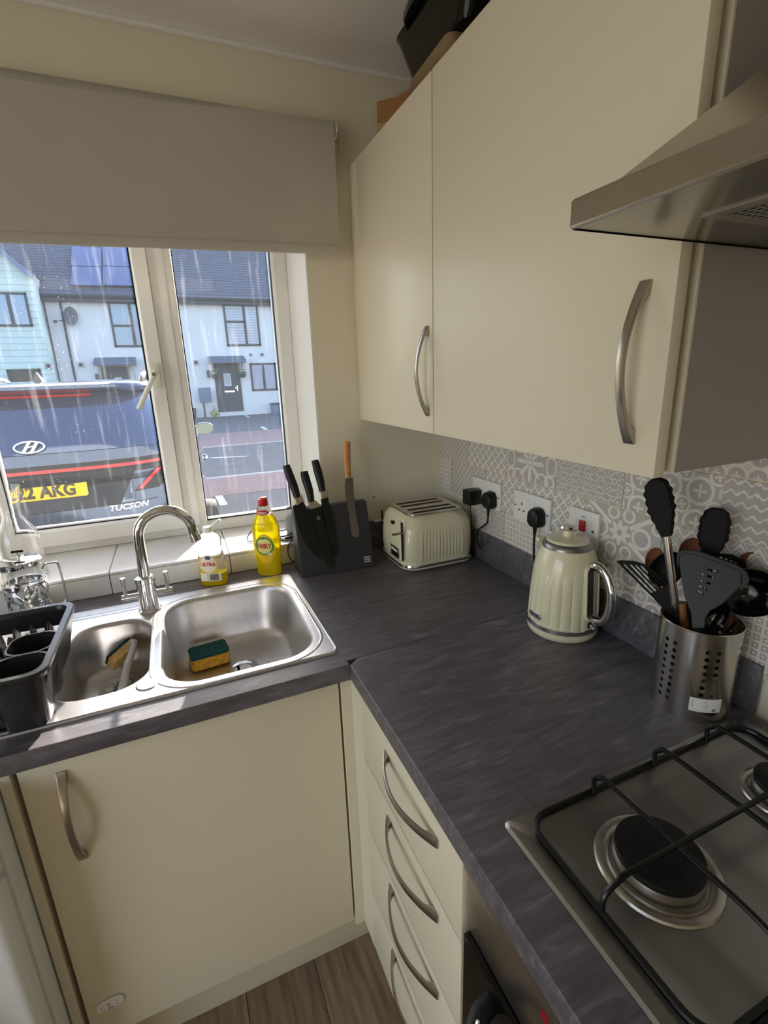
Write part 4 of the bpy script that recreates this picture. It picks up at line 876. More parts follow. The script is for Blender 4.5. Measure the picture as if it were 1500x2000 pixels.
g = G(); nn = 10
for i in range(nn):
    a0 = la+.80*(i/nn-.5); a1 = la+.80*((i+1)/nn-.5); g.add([pcy(a0, .024, PR+.0005), pcy(a1, .024, PR+.0005), pcy(a1, .050, PR+.0005), pcy(a0, .050, PR+.0005)], [(0, 1, 2, 3)])
g.o('price_label', wl, up_)
g = G()
for k in range(5):
    a0, a1 = la-.34, la+(.02 if k > 1 else .0); z = .046-.0030*k; g.add([pcy(a0, z-.0006, PR+.0008), pcy(a1, z-.0006, PR+.0008), pcy(a1, z+.0006, PR+.0008), pcy(a0, z+.0006, PR+.0008)], [(0, 1, 2, 3)])
g.add([pcy(la+.16, .027, PR+.0008), pcy(la+.25, .027, PR+.0008), pcy(la+.25, .031, PR+.0008), pcy(la+.16, .031, PR+.0008)], [(0, 1, 2, 3)])
g.o('label_print', mk('print_grey', (130, 125, 120), .6), up_, sm=0)

# ---- utensils standing in the pot
NV = V((CAM[0]-PC.x, CAM[1]-PC.y, 0)).normalized(); RV = V((NV.y*-1, NV.x, 0))
def pp(px, py, d=0.): return onp(px, py, PC+NV*d, NV)
def utensil(name, label, cat, base): return thing(name, label, cat, tuple(base), 0, 'utensils in the steel pot')
def stem(par, a, b, r=.005, mat=None, name='stem'): return G().tube([a, (V(a)+V(b))/2, b], r, 10).o(name, mat or silic, par, w=1)
def flatpoly(par, pxs, d, th, mat, holes=(), name='head', lean=0.):
    N = (NV+V((0, 0, lean))).normalized(); U = RV; Wv = N.cross(U); O = PC+NV*d+V((0, 0, .2))
    q = lambda p: (lambda w_: ((w_-O).dot(U), (w_-O).dot(Wv)))(onp(p[0], p[1], O, N))
    return plate([q(p) for p in pxs], [[q(p) for p in h_] for h_ in holes], 0, th, th*.3).tr(frame(O, U, Wv)).o(name, mat, par, w=1)
def inpot(dx, dn, z=.03): return PC+RV*dx+NV*dn+V((0, 0, z))
def tongs(label, tip, neck, wpx, d, foot, steel_to=None):
    t_ = utensil('tongs', label, 'tongs', foot)
    a = pp(*tip, d); b_ = pp(*neck, d); ax = (a-b_); L = ax.length; ax.normalize(); sd = ax.cross(NV).normalized(); hw = wpx
    for s_ in (0, 1):
        off = NV*(-.016*s_)
        out = []; n = 26
        for i in range(n+1):
            t = i/n; w_ = hw*(.42+.58*min(1, t*2.2))*(1 if t < .75 else sqrt(max(0, 1-((t-.75)/.27)**2)))
            w_ *= 1+.07*cos(t*2*pi*6.5) if t > .15 else 1; out.append((t*L, w_))
        poly = [(u, w_) for u, w_ in out]+[(u, -w_) for u, w_ in out[::-1]]
        r0 = [b_+off+ax*u+sd*w_ for u, w_ in poly]; r1 = [p+NV*.004 for p in r0]
        mid = [b_+off+ax*u+sd*w_*.8+NV*.0075 for u, w_ in poly]
        G().loft([r0, r1, mid], (1, 1)).o('head', silic, t_, w=1)
        G().tube([b_+off+ax*.02, (b_*.5+foot*.5)+off*.8, foot+off*.3], lambda t: (.0062-.001*t, .0022), 10, up=tuple(NV)).o('arm', mk('arm_steel', (190, 186, 180), .2, 1.), t_, w=1)
tongs('black silicone tongs with steel arms, standing tallest in the pot', (1279, 937), (1302, 1046), .0205, .005, inpot(-.01, .0))
tongs('black silicone tongs standing behind the broad turner', (1401, 996), (1384, 1095), .0215, -.02, inpot(.008, -.03))
tu = utensil('slotted_turner', 'broad grey slotted turner with silicone edge at the front of the pot', 'turner', inpot(.01, .03))
grt = mk('turner_grey', (40, 40, 43), .5)
slts = [[(x, y), (x+26-3*k, y+7), (x+25-3*k, y+11), (x-1, y+4)] for k, (x, y) in enumerate(((1377, 1108), (1370, 1119), (1368, 1131), (1365, 1142), (1362, 1152)))]
flatpoly(tu, [(1325, 1090), (1336, 1080), (1366, 1084), (1440, 1112), (1449, 1122), (1447, 1144), (1410, 1180), (1388, 1192), (1378, 1206), (1376, 1226), (1352, 1226), (1350, 1196), (1337, 1165)], .040, .003, grt, slts, lean=.25)
flatpoly(tu, [(1321, 1092), (1323, 1082), (1333, 1073), (1364, 1075), (1440, 1103), (1458, 1116), (1465, 1130), (1460, 1142), (1450, 1152), (1443, 1150), (1449, 1136), (1448, 1122), (1438, 1112), (1364, 1085), (1338, 1081), (1328, 1088), (1327, 1100), (1324, 1112)], .0395, .0044, mk('turner_edge', (30, 30, 32), .5), name='silicone_edge', lean=.25)
stem(tu, pp(1365, 1215, .040), inpot(-.01, .03, .02), .0065, grt)
ss = utensil('slotted_spatula', 'thin black spatula with long slots leaning to the left of the pot', 'spatula', inpot(-.01, .01))
A0, B0 = V((1222, 1101)), V((1297, 1178))
sl = []
for k in range(5):
    o_ = k*10.2; a_ = (1217+o_*1.0, 1102+o_*.02); b_ = (1272+o_*.62, 1158-o_*.32)
    if k > 0: a_ = (1217+o_+2, 1101+o_*.12)
    sl.append([a_, (a_[0]+4, a_[1]-.5), (b_[0]+4, b_[1]-2), b_])
flatpoly(ss, [(1204, 1096), (1212, 1094), (1238, 1095), (1258, 1101), (1275, 1112), (1322, 1160), (1330, 1185), (1328, 1212), (1308, 1212), (1298, 1192), (1277, 1168)], .0, .0025, silic, sl)
stem(ss, pp(1318, 1205, .0), inpot(.02, .01, .02), .006)
sp_ = utensil('serving_spoon', 'black round serving spoon between the spatula and the broad turner', 'spoon', inpot(-.005, .0))
def bowlspoon(par, px, d, rx, rz, dep, mat, lean=.2, tilt=0.):
    c = pp(*px, d); N = (NV+V((0, 0, lean))).normalized(); U = (RV*cos(tilt)+V((0, 0, 1))*sin(tilt)).normalized(); U = (U-N*U.dot(N)).normalized(); Wv = N.cross(U); M = frame(c, U, Wv)
    R = [[(rx*k*cos(2*pi*i/32), rz*k*sin(2*pi*i/32), z) for i in range(32)] for k, z in ((.05, -dep), (.5, -dep*.8), (.85, -dep*.35), (1, 0), (.96, .0012), (.82, -dep*.3), (.48, -dep*.72), (.05, -dep*.9))]
    return G().loft(R).tr(M).o('bowl', mat, par, w=1), c
_, c = bowlspoon(sp_, (1302, 1112), -.012, .026, .036, .012, silic, .15, -.55); stem(sp_, c-V((0, 0, .03))-NV*.006, inpot(.0, -.01, .02))
ld = utensil('ladle', 'large black ladle hanging over the right rim of the pot', 'ladle', inpot(.02, .02))
_, c = bowlspoon(ld, (1462, 1158), -.005, .047, .045, .034, blackg, -.1, .1); stem(ld, c-RV*.035-V((0, 0, .02)), inpot(-.02, .01, .02), .0055)
sk_ = utensil('skimmer', 'black perforated skimmer at the back right of the pot', 'skimmer', inpot(.02, -.03))
flatpoly(sk_, [(1396, 1090), (1402, 1080), (1430, 1082), (1452, 1094), (1462, 1112), (1450, 1130), (1420, 1140), (1400, 1120)], -.028, .0025, silic, [[(1406+k*10, 1086+k*3.4+j*7), (1412+k*10, 1088+k*3.4+j*7), (1411+k*10, 1091+k*3.4+j*7), (1405+k*10, 1089+k*3.4+j*7)] for k in range(4) for j in range(3)])
stem(sk_, pp(1425, 1135, -.028), inpot(.0, -.03, .02))
def wspoon(label, px, d, rx, rz, foot, m):
    w_ = utensil('wooden_spoon', label, 'spoon', foot); _, c = bowlspoon(w_, px, d, rx, rz, .008, m, .1); stem(w_, c-V((0, 0, rz*.9))-NV*.003, foot, .0048, m)
wd = mk('spoon_wood', (128, 78, 52), .55, var=.15, vs_=30)
wspoon('brown wooden spoon at the left, behind the black serving spoon', (1279, 1096), -.03, .016, .026, inpot(-.008, -.022), wd)
wspoon('brown wooden spoon between the two pairs of tongs', (1352, 1078), -.045, .021, .026, inpot(.0, -.04), wd)
wspoon('brown wooden spoon at the back right behind the ladle', (1464, 1105), -.046, .019, .024, inpot(.022, -.042), wd)
ws = utensil('wooden_spatula', 'narrow wooden spatula handle just above the pot rim', 'spatula', inpot(-.02, .03)); stem(ws, pp(1333, 1178, .0), inpot(-.0, .01, .02), .006, mk('spoon_dark', (136, 92, 52), .6))
wk = utensil('serving_spoon', 'glossy black spoon with chrome handle at the front right of the pot', 'spoon', inpot(.02, .04)); _, c = bowlspoon(wk, (1398, 1198), .022, .018, .03, .012, blackg, -.2, -.4); stem(wk, c-V((0, 0, .02)), inpot(.0, .02, .02), .004, chrome)
st_ = utensil('steel_skewer', 'thin steel handle resting against the right rim of the pot', 'utensil', inpot(.01, .0)); stem(st_, pp(1440, 1212, .01), inpot(-.02, .0, .02), .0022, chrome)
# ================================================================ outside the window
GZ = -.07
def gbox(name, x, y, z, mat): return struct(box(x, y, z).o(name, mat, sm=0))
tar = mk('tarmac', (112, 114, 120), .9, var=.12, vs_=3, bump=.3, bs=60)
pav = bpy.data.materials.new('block_paving'); pav.use_nodes = True; nt = pav.node_tree; b = nt.nodes['Principled BSDF']; b.inputs['Roughness'].default_value = .9
tc = nt.nodes.new('ShaderNodeTexCoord'); bt = nt.nodes.new('ShaderNodeTexBrick'); nt.links.new(tc.outputs['Object'], bt.inputs['Vector']); bt.inputs['Scale'].default_value = 5
bt.inputs['Color1'].default_value = lin((176, 146, 144)); bt.inputs['Color2'].default_value = lin((158, 132, 134)); bt.inputs['Mortar'].default_value = lin((120, 108, 108)); bt.inputs['Mortar Size'].default_value = .03
nt.links.new(bt.outputs[0], b.inputs['Base Color'])
kerb = mk('kerb_concrete', (186, 184, 184), .85, var=.08, vs_=4)
gbox('ground', (-40, 40), (.33, 60), (GZ-.3, GZ-.03), tar)
gbox('parking_bay', (-14, 20), (.34, 5.45), (GZ-.03, GZ), tar)
gbox('pavement_near', (-14, 20), (5.45, 6.75), (GZ-.03, GZ+.004), pav)
gbox('kerb_near', (-14, 20), (6.75, 6.9), (GZ-.03, GZ+.01), kerb)
gbox('road', (-14, 20), (6.9, 10.8), (GZ-.03, GZ-.005), tar)
gbox('kerb_far', (-14, 20), (10.8, 10.95), (GZ-.03, GZ+.01), kerb)
gbox('pavement_far', (-14, 20), (10.95, 13.9), (GZ-.03, GZ+.004), pav)
gbox('parking_far', (-14, 20), (13.9, 21.2), (GZ-.03, GZ), tar)
lw = mk('road_paint', (222, 224, 226), .8)
for (p, q, w_) in (((427, 968), (437, 986), .10), ((352+60, 894), (482, 891), .09), ((511, 833), (520, 839), .12), ((480, 811), (486, 815), .12)):
    a = on(p[0], p[1], 'z', GZ+.006); c = on(q[0], q[1], 'z', GZ+.006); d = (c-a).normalized(); s_ = V((-d.y, d.x, 0))*w_/2
    m_ = G().loft([[a-s_, a+s_, a+s_-V((0, 0, .008)), a-s_-V((0, 0, .008))], [c-s_, c+s_, c+s_-V((0, 0, .008)), c-s_-V((0, 0, .008))]]).o('road_marking', lw, sm=0); m_['kind'] = 'structure'

# ---- terrace opposite
HY = 21.0
render_ = mk('render_pale', (226, 226, 228), .9, var=.04, vs_=1.2, bump=.1, bs=30); anth = mk('anthracite', (58, 66, 78), .45); anthd = mk('anthracite_door', (66, 76, 90), .45)
slate = mk('roof_tile', (92, 100, 118), .7, var=.15, vs_=6, rand=.06)
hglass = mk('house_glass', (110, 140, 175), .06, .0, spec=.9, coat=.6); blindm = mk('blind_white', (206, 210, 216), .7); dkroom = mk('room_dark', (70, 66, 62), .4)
def fq(x0, y0, x1, y1, Y=HY):                  # photo rectangle on the facade -> (xa, xb), (za, zb)
    a = on(x0, y1, 'y', Y); b_ = on(x1, y0, 'y', Y); c = on(x0, y0, 'y', Y); d = on(x1, y1, 'y', Y)
    return ((a.x+c.x)/2, (b_.x+d.x)/2), ((a.z+d.z)/2, (b_.z+c.z)/2)
def hwin(par, X_, Z_, mull=(), bars=(), glass=hglass, Y=HY, fw=.075, slats=False):
    g = G().box((X_[0], X_[0]+fw), (Y-.05, Y+.02), Z_).box((X_[1]-fw, X_[1]), (Y-.05, Y+.02), Z_).box(X_, (Y-.05, Y+.02), (Z_[0], Z_[0]+fw)).box(X_, (Y-.05, Y+.02), (Z_[1]-fw, Z_[1]))
    w_ = g.o('window', anth, par, w=1, sm=0)
    for m in mull: x = X_[0]+(X_[1]-X_[0])*m; box((x-fw*.7, x+fw*.7), (Y-.045, Y+.02), Z_).o('mullion', anth, w_, w=1, sm=0)
    for (m, xa, xb) in bars: z = Z_[0]+(Z_[1]-Z_[0])*m; box((X_[0]+(X_[1]-X_[0])*xa, X_[0]+(X_[1]-X_[0])*xb), (Y-.045, Y+.02), (z-fw*.6, z+fw*.6)).o('glazing_bar', anth, w_, w=1, sm=0)
    xs_ = [X_[0]]+[X_[0]+(X_[1]-X_[0])*m for m in mull]+[X_[1]]
    for a, c in zip(xs_, xs_[1:]): box((a, c), (Y-.02, Y-.01), Z_).o('pane', glass, w_, w=1, sm=0)
    if slats:
        for k in range(14):
            z = Z_[0]+.12+k*(Z_[1]-Z_[0]-.2)/14; box((X_[0]+fw, X_[1]-fw), (Y-.026, Y-.021), (z, z+.045)).o('blind_slat', blindm, w_, w=1, sm=0)
    return w_
def vent(par, r, Y=HY):
    X_, Z_ = fq(*r, Y); v_ = box(X_, (Y-.04, Y), Z_).o('wall_vent', mk('vent_pale', (190, 186, 188), .7), par, w=1, sm=0)
    G().lathe([(0, .0), ((X_[1]-X_[0])*.3, .0), ((X_[1]-X_[0])*.3, .01), (0, .012)], 16, M=frame(((X_[0]+X_[1])/2, Y-.042, (Z_[0]+Z_[1])/2), (1, 0, 0), (0, 0, 1))).o('vent_hole', mk('vent_dark', (70, 60, 66), .7), v_, w=1)
def doorset(par, r, win_r, lite, handle_px=None, can=None):
    X_, Z_ = fq(*r); d_ = box(X_, (HY-.03, HY+.02), Z_).o('front_door', anthd, par, w=1, sm=0)
    g = G().box((X_[0]-.05, X_[0]), (HY-.05, HY+.02), (Z_[0], Z_[1]+.05)).box((X_[1], X_[1]+.05), (HY-.05, HY+.02), (Z_[0], Z_[1]+.05)).box((X_[0]-.05, X_[1]+.05), (HY-.05, HY+.02), (Z_[1], Z_[1]+.05)); g.o('door_frame', anth, par, w=1, sm=0)
    lx, lz = fq(*lite); box(lx, (HY-.045, HY-.02), lz).o('door_light', blindm, d_, w=1, sm=0); box((lx[0]+.06, lx[1]-.06), (HY-.05, HY-.04), (lz[0]+.07, lz[1]-.07)).o('door_pane', hglass, d_, w=1, sm=0)
    box((lx[0]-.02, lx[1]+.1), (HY-.05, HY-.03), (Z_[0]+.82, Z_[0]+.88)).o('letterbox', chrome, d_, w=1, sm=0)
    G().box((X_[1]-.14, X_[1]-.10), (HY-.07, HY-.03), (Z_[0]+.86, Z_[0]+1.08)).box((X_[1]-.22, X_[1]-.10), (HY-.09, HY-.06), (Z_[0]+.97, Z_[0]+1.0)).o('door_handle', chrome, d_, w=1, sm=0)
    cx_, cz_ = fq(*can); 
    c_ = G().loft([[(cx_[0], HY-.75, cz_[0]), (cx_[1], HY-.75, cz_[0]), (cx_[1], HY, cz_[0]), (cx_[0], HY, cz_[0])], [(cx_[0], HY-.75, cz_[0]+.10), (cx_[1], HY-.75, cz_[0]+.10), (cx_[1], HY, cz_[1]+.08), (cx_[0], HY, cz_[1]+.08)]]).o('door_canopy', mk('canopy_slate', (96, 112, 132), .6), par, w=1, sm=0)
    for x in (cx_[0]+.12, cx_[1]-.12): G().tube([(x, HY-.02, cz_[0]-.5), (x, HY-.25, cz_[0]-.22), (x, HY-.6, cz_[0])], .03, 6).o('canopy_bracket', blindm, c_, w=1)
pE = on(440, 588, 'y', HY); ZE = pE.z; rid = on(512, 480, 'y', HY+4.0)
xs0 = on(86, 640, 'y', HY-.6).x+.07; xB0 = on(300, 640, 'y', HY).x; xB1 = 5.6
def roof(par, xa, xb, hip):
    n = 22; p0 = V((0, HY-.35, ZE+.06)); p1 = V((0, HY+4.0, rid.z)); src_ = None
    for k in range(n):
        t0, t1 = k/n, (k+1.12)/n; a = p0.lerp(p1, t0); c = p0.lerp(p1, t1); up = V((0, 0, .035)); e0 = xb-(hip*(xb-rid.x))*t0; e1 = xb-(hip*(xb-rid.x))*t1
        G().loft([[(xa, a.y, a.z), (e0, a.y, a.z), (e1, c.y, c.z-.02), (xa, c.y, c.z-.02)], [(xa, a.y, a.z+.045), (e0, a.y, a.z+.045), (e1, c.y, c.z), (xa, c.y, c.z)]]).o('tile_course', slate, par, w=1, sm=0)
    G().add([(xa, p0.y, p0.z-.06), (xb, p0.y, p0.z-.06), (xb-hip*(xb-rid.x), p1.y, p1.z-.06), (xa, p1.y, p1.z-.06), (xa, HY+8, p0.z-.06), (xb, HY+8, p0.z-.06)], [(0, 1, 2, 3), (3, 2, 5, 4)]).o('roof_deck', slate, par, w=1, sm=0)
    box((xa, xb), (HY-.32, HY+.02), (ZE-.16, ZE+.06)).o('fascia', anth, par, w=1, sm=0)
    G().tube([(xa, HY-.38, ZE+.02), (xb, HY-.38, ZE+.02)], .07, 8).o('gutter', anth, par, w=1)
hA = thing('terraced_house', 'pale rendered terraced house with solar panels and a grey door behind the car', 'house', ((xs0+xB0)/2, HY+2, GZ), 0, 'houses opposite')
hB = thing('terraced_house', 'pale rendered terraced house with dark grey door seen through the right-hand pane', 'house', ((xB1+xB0)/2, HY+2, GZ), 0, 'houses opposite')
box((xs0, xB0), (HY, HY+8), (GZ, ZE)).o('walls', render_, hA, w=1, sm=0); box((xB0, xB1), (HY, HY+8), (GZ, ZE)).o('walls', render_, hB, w=1, sm=0)
roof(hA, xs0, xB0, 0); roof(hB, xB0, xB1, 1)
hC = thing('terraced_house', 'unseen pale rendered house added beyond the right end of the terrace to shade the road', 'house', (13, HY+2, GZ), 0, 'houses opposite')  # out of view, put in for the shade it casts on the road
box((7.5, 22), (HY, HY+8), (GZ, ZE)).o('walls', render_, hC, w=1, sm=0); roof(hC, 7.5, 22, 0)
X_, Z_ = fq(439, 594, 506, 676); hwin(hB, X_, Z_, (.58,), ((.58, 0, .58),), hglass, slats=True)
X_, Z_ = fq(490, 709, 540, 763); hwin(hB, X_, Z_, (.5,))
doorset(hB, (424, 713, 469, 804), None, (437, 729, 451, 754), None, (406, 699, 476, 710))
vent(hB, (377, 703, 388, 713)); vent(hB, (486, 690, 492, 696)); vent(hB, (508, 689, 515, 696))
X_, Z_ = fq(217, 589, 277, 678); hwin(hA, X_, Z_, (.68,), ((.47, 0, .68),))
doorset(hA, (208, 719, 257, 806), None, (226, 737, 240, 762), None, (186, 702, 266, 714)); vent(hA, (152, 707, 164, 718))
for par, r in ((hA, (187, 730, 193, 743)), (hB, (404, 723, 410, 737))): X_, Z_ = fq(*r); box(X_, (HY-.12, HY), Z_).o('wall_lamp', mk('lamp_dark', (86, 92, 104), .5), par, w=1, bev=.01)
a = on(117, 588, 'y', HY); G().tube([(a.x, HY-.06, ZE), (a.x, HY-.06, GZ)], .035, 8).o('downpipe', anth, hA, w=1)
sol = mk('solar_glass', (58, 84, 140), .12, .3, coat=.5); sd = (V((0, HY+4.0, rid.z))-V((0, HY-.35, ZE+.06))).normalized(); nrm = V((0, -sd.z, sd.y))
for (xa, xb) in ((140, 200), (201, 262)):
    for (ya, yb) in ((482, 520), (521, 558)):
        P0 = V((0, HY-.35, ZE+.06))+nrm*.12
        q = [onp(xa, yb, P0, nrm), onp(xb, yb, P0, nrm), onp(xb, ya, P0, nrm), onp(xa, ya, P0, nrm)]; ux = (q[0].x+q[3].x)/2; vx = (q[1].x+q[2].x)/2; s0 = (q[0]-P0).dot(sd); s1 = (q[3]-P0).dot(sd)
        G().prism([(ux, s0), (vx-.03, s0), (vx-.03, s1-.03), (ux, s1-.03)], P0, (1, 0, 0), sd, .04).o('solar_panel', sol, hA, w=1, sm=0)
sdp = on(132, 618, 'y', HY-.3); sdi = thing('satellite_dish', 'grey satellite dish on the house wall left of the downpipe', 'satellite dish', (sdp.x, HY-.02, sdp.z-.2))
G().loft([[(.27*k*cos(t), .33*k*sin(t), .09*k*k) for t in [2*pi*i/24 for i in range(24)]] for k in (.05, .5, .8, 1)], (1, 0)).tr(frame((sdp.x+.05, HY-.28, sdp.z+.02), (.75, .65, 0), (.1, -.1, 1))).o('dish', mk('dish_grey', (110, 114, 122), .6), sdi, w=1)
G().tube([(sdp.x, HY, sdp.z-.15), (sdp.x, HY-.2, sdp.z-.1), (sdp.x-.4, HY-.5, sdp.z-.2)], .02, 6).o('arm', anth, sdi, w=1); G().lathe([(0, 0), (.05, 0), (.05, .1), (0, .1)], 10, (sdp.x-.4, HY-.5, sdp.z-.25)).o('receiver', anth, sdi, w=1)
# mint clad house
MY = HY-.6; hM = thing('clad_house', 'mint-green weatherboarded house at the left edge of the window view', 'house', (-6.5, MY+2, GZ), 0, 'houses opposite')
mint = mk('mint_board', (206, 222, 220), .7, var=.04, vs_=2); xr = on(86, 640, 'y', MY).x; xl = xr-5.2; pk_ = on(10, 473, 'y', MY); vb = on(86, 536, 'y', MY)
slope = (pk_.z-vb.z)/(vb.x-pk_.x); zE = vb.z; xm = (xl+xr)/2; zP = zE+slope*(xr-xm)
G().prism([(xl, GZ), (xr, GZ), (xr, zE), (xm, zP), (xl, zE)], (0, MY+.03, 0), (1, 0, 0), (0, 0, 1), -1.2).o('walls', render_, hM, w=1, sm=0)
roof(hM, xr-6, xs0-.01, 0); z = GZ; bh = .215
while z < zP-.05:
    zt_ = min(z+bh, zP); lim = (xr if zt_ < zE else xr-(zt_-zE)/slope); li2 = (xl if zt_ < zE else xl+(zt_-zE)/slope)
    if lim-li2 < .2: break
    G().loft([[(li2, MY-.035, z), (lim, MY-.035, z), (lim, MY+.03, z), (li2, MY+.03, z)], [(li2, MY-.005, zt_), (lim, MY-.005, zt_), (lim, MY+.03, zt_), (li2, MY+.03, zt_)]]).o('weatherboard', mint, hM, w=1, sm=0); z += bh
box((xr-.04, xr+.06), (MY-.05, MY+.05), (GZ, zE)).o('corner_board', mk('mint_trim', (196, 214, 214), .7), hM, w=1, sm=0)
for s_ in (1, -1):
    e = xr+.04 if s_ > 0 else xl-.3
    for k in range(10):
        t0, t1 = k/10, (k+1.1)/10; A_ = V((e, 0, zE-slope*.04)); B_ = V((xm, 0, zP)); a = A_.lerp(B_, t0); c = A_.lerp(B_, t1)
        G().loft([[(a.x, MY-.3, a.z+.02), (a.x, MY+1.3, a.z+.02), (c.x, MY+1.3, c.z-.02), (c.x, MY-.3, c.z-.02)], [(a.x, MY-.3, a.z+.09), (a.x, MY+1.3, a.z+.09), (c.x, MY+1.3, c.z+.04), (c.x, MY-.3, c.z+.04)]]).o('tile_course', slate, hM, w=1, sm=0)
    G().loft([[(e, MY-.31, zE-slope*.04-.22), (e, MY-.26, zE-slope*.04-.22), (e, MY-.26, zE-slope*.04), (e, MY-.31, zE-slope*.04)], [(xm, MY-.31, zP-.22), (xm, MY-.26, zP-.22), (xm, MY-.26, zP), (xm, MY-.31, zP)]]).o('barge_board', mk('barge_blue', (120, 138, 166), .6), hM, w=1, sm=0)
X_, Z_ = fq(-22, 571, 58, 638, MY); hwin(hM, X_, Z_, (.53,), (), hglass, MY-.02); X_, Z_ = fq(17, 721, 83, 757, MY); hwin(hM, X_, Z_, (), (), dkroom, MY-.02); vent(hM, (87, 709, 101, 720), MY-.03)
# front garden things
def fthing(name, label, cat, px, build):
    p = on(px[0], px[1], 'z', GZ); t_ = thing(name, label, cat, (p.x, HY-.35, GZ)); build(t_); return t_
X_, Z_ = fq(388, 757, 411, 785); t_ = thing('meter_box', 'grey-blue meter box on a post beside the dark front door', 'meter box', ((X_[0]+X_[1])/2, HY-.3, GZ))
box(X_, (HY-.42, HY-.2), Z_).o('box', mk('meter_blue', (112, 126, 148), .6), t_, w=1, bev=.01); G().tube([((X_[0]+X_[1])/2-.1, HY-.3, GZ), ((X_[0]+X_[1])/2-.1, HY-.3, Z_[0])], .035, 8).o('post', anth, t_, w=1)
X_, Z_ = fq(528, 786, 552, 806); t_ = thing('storage_box', 'blue-grey garden storage box against the house wall', 'storage box', ((X_[0]+X_[1])/2, HY-.35, GZ)); box(X_, (HY-.6, HY-.08), (GZ, Z_[1]-.06)).o('body', mk('meter_blue', (112, 126, 148), .6), t_, w=1, bev=.01); box((X_[0]-.03, X_[1]+.03), (HY-.63, HY-.05), (Z_[1]-.06, Z_[1])).o('lid', anth, t_, w=1, bev=.01)
X_, Z_ = fq(372, 794, 380, 812); t_ = thing('plant_tub', 'dark tub standing left of the meter box', 'tub', ((X_[0]+X_[1])/2, HY-.3, GZ)); G().lathe([(0, 0), (.1, 0), (.14, .42), (.12, .42), (.1, .3), (0, .3)], 16, ((X_[0]+X_[1])/2, HY-.3, GZ)).o('tub', anth, t_, w=1)
leafm = mk('leaf_green', (96, 120, 84), .7); flo = mk('flower_pale', (226, 220, 210), .7)
def bush(par, c, r, n, sd, m):
    rnd = random.Random(sd); g = G()
    for i in range(n):
        d = V((rnd.gauss(0, 1), rnd.gauss(0, 1), rnd.gauss(0, 1))).normalized(); p = V(c)+d*r*rnd.uniform(.4, 1); u = d.cross(V((rnd.random(), rnd.random(), 1))).normalized()*r*.28; w_ = d.cross(u).normalized()*r*.14
        g.add([p-u, p+w_, p+u, p-w_], [(0, 1, 2, 3)])
    return g.o('foliage', m, par, w=1, sm=0, kind='stuff')
for k, (px, lab) in enumerate((((419, 731), 'hanging flower basket left of the dark front door'), ((473, 729), 'hanging flower basket right of the dark front door'))):
    p = on(*px, 'y', HY-.3); t_ = thing('hanging_basket', lab, 'hanging basket', (p.x, HY-.3, p.z-.15), 0, 'hanging baskets'); G().lathe([(0, -.2), (.1, -.17), (.17, -.05), (.17, -.04), (0, -.05)], 16, tuple(p)).o('basket', anth, t_, w=1); bush(t_, p+V((0, 0, .02)), .2, 90, k, leafm); bush(t_, p+V((0, 0, .07)), .19, 40, k+9, flo); G().tube([(p.x, HY, p.z+.5), (p.x, HY-.3, p.z+.5), (p.x, HY-.3, p.z)], .012, 6).o('bracket', anth, t_, w=1)
p = on(420, 806, 'y', HY-.9); t_ = thing('garden_plant', 'small yellow-green plant at the foot of the meter post', 'plant', (p.x, HY-.9, GZ)); bush(t_, (p.x, HY-.9, GZ+.2), .22, 120, 5, mk('leaf_yellow', (176, 176, 120), .7)); G().tube([(p.x, HY-.9, GZ), (p.x, HY-.9, GZ+.2)], .01, 5).o('stem', leafm, t_, w=1)
p = on(418, 805, 'y', HY-.15); tag(G().tube([(p.x, HY-.12, GZ), (p.x, HY-.12, GZ+.45), (p.x+.1, HY-.12, GZ+.47)], .03, 8, 4).o('waste_pipe', blindm), 'short white waste pipe beside the dark front door', 'pipe')

# ---- parked car
CX, CY, CG = -1.66, 1.70, -.10                # car centre x, rear bumper y, ground
car = thing('parked_car', 'dark blue-grey SUV parked tail-on outside the window', 'car', (CX, CY+2.2, CG))
paint = mk('car_paint', (74, 90, 116), .22, .85, coat=1.); cglass = mk('car_glass', (84, 100, 132), .05, .7, coat=1.); trimb = mk('car_trim', (16, 17, 19), .4); redl_ = mk('tail_red', (190, 24, 36), .15, coat=.6)
ST = [(.22, .16, .90, 4.45), (.36, .05, .95, 4.60), (.60, .0, .975, 4.68), (.80, .01, .985, 4.66), (.93, .045, .985, 4.60), (.955, .02, .98, 4.58), (1.0, .015, .975, 4.5), (1.02, .035, .97, 4.4), (1.06, .055, .965, 3.9), (1.09, .075, .945, 3.55), (1.13, .10, .925, 3.42), (1.20, .16, .895, 3.25), (1.30, .25, .85, 3.05), (1.40, .345, .80, 2.85), (1.455, .40, .765, 2.70), (1.48, .33, .75, 2.62), (1.50, .34, .73, 2.5), (1.515, .42, .68, 2.35), (1.525, .60, .56, 2.1), (1.53, .8, .4, 1.8)]
def cst(z):
    if z <= ST[0][0]: return ST[0][1:]
    for a, b_ in zip(ST, ST[1:]):
        if a[0] <= z <= b_[0]: t = (z-a[0])/(b_[0]-a[0]); return tuple(a[i]+(b_[i]-a[i])*t for i in (1, 2, 3))
    return ST[-1][1:]
NE = 4.2
def rear(x, z):                                # y of the rear skin
    r_, w_, f_ = cst(z); c = min(.999, abs(x-CX)/w_); cy_ = CY+(r_+f_)/2; L = (f_-r_)/2; return cy_-L*(1-c**NE)**(1/NE)
def cring(z, n=72):
    r_, w_, f_ = cst(z); cy_ = CY+(r_+f_)/2; L = (f_-r_)/2; e = 2/NE
    return [(CX+math.copysign(abs(cos(t))**e, cos(t))*w_, cy_+math.copysign(abs(sin(t))**e, sin(t))*L, z) for t in [2*pi*(i+.5)/n for i in range(n)]]
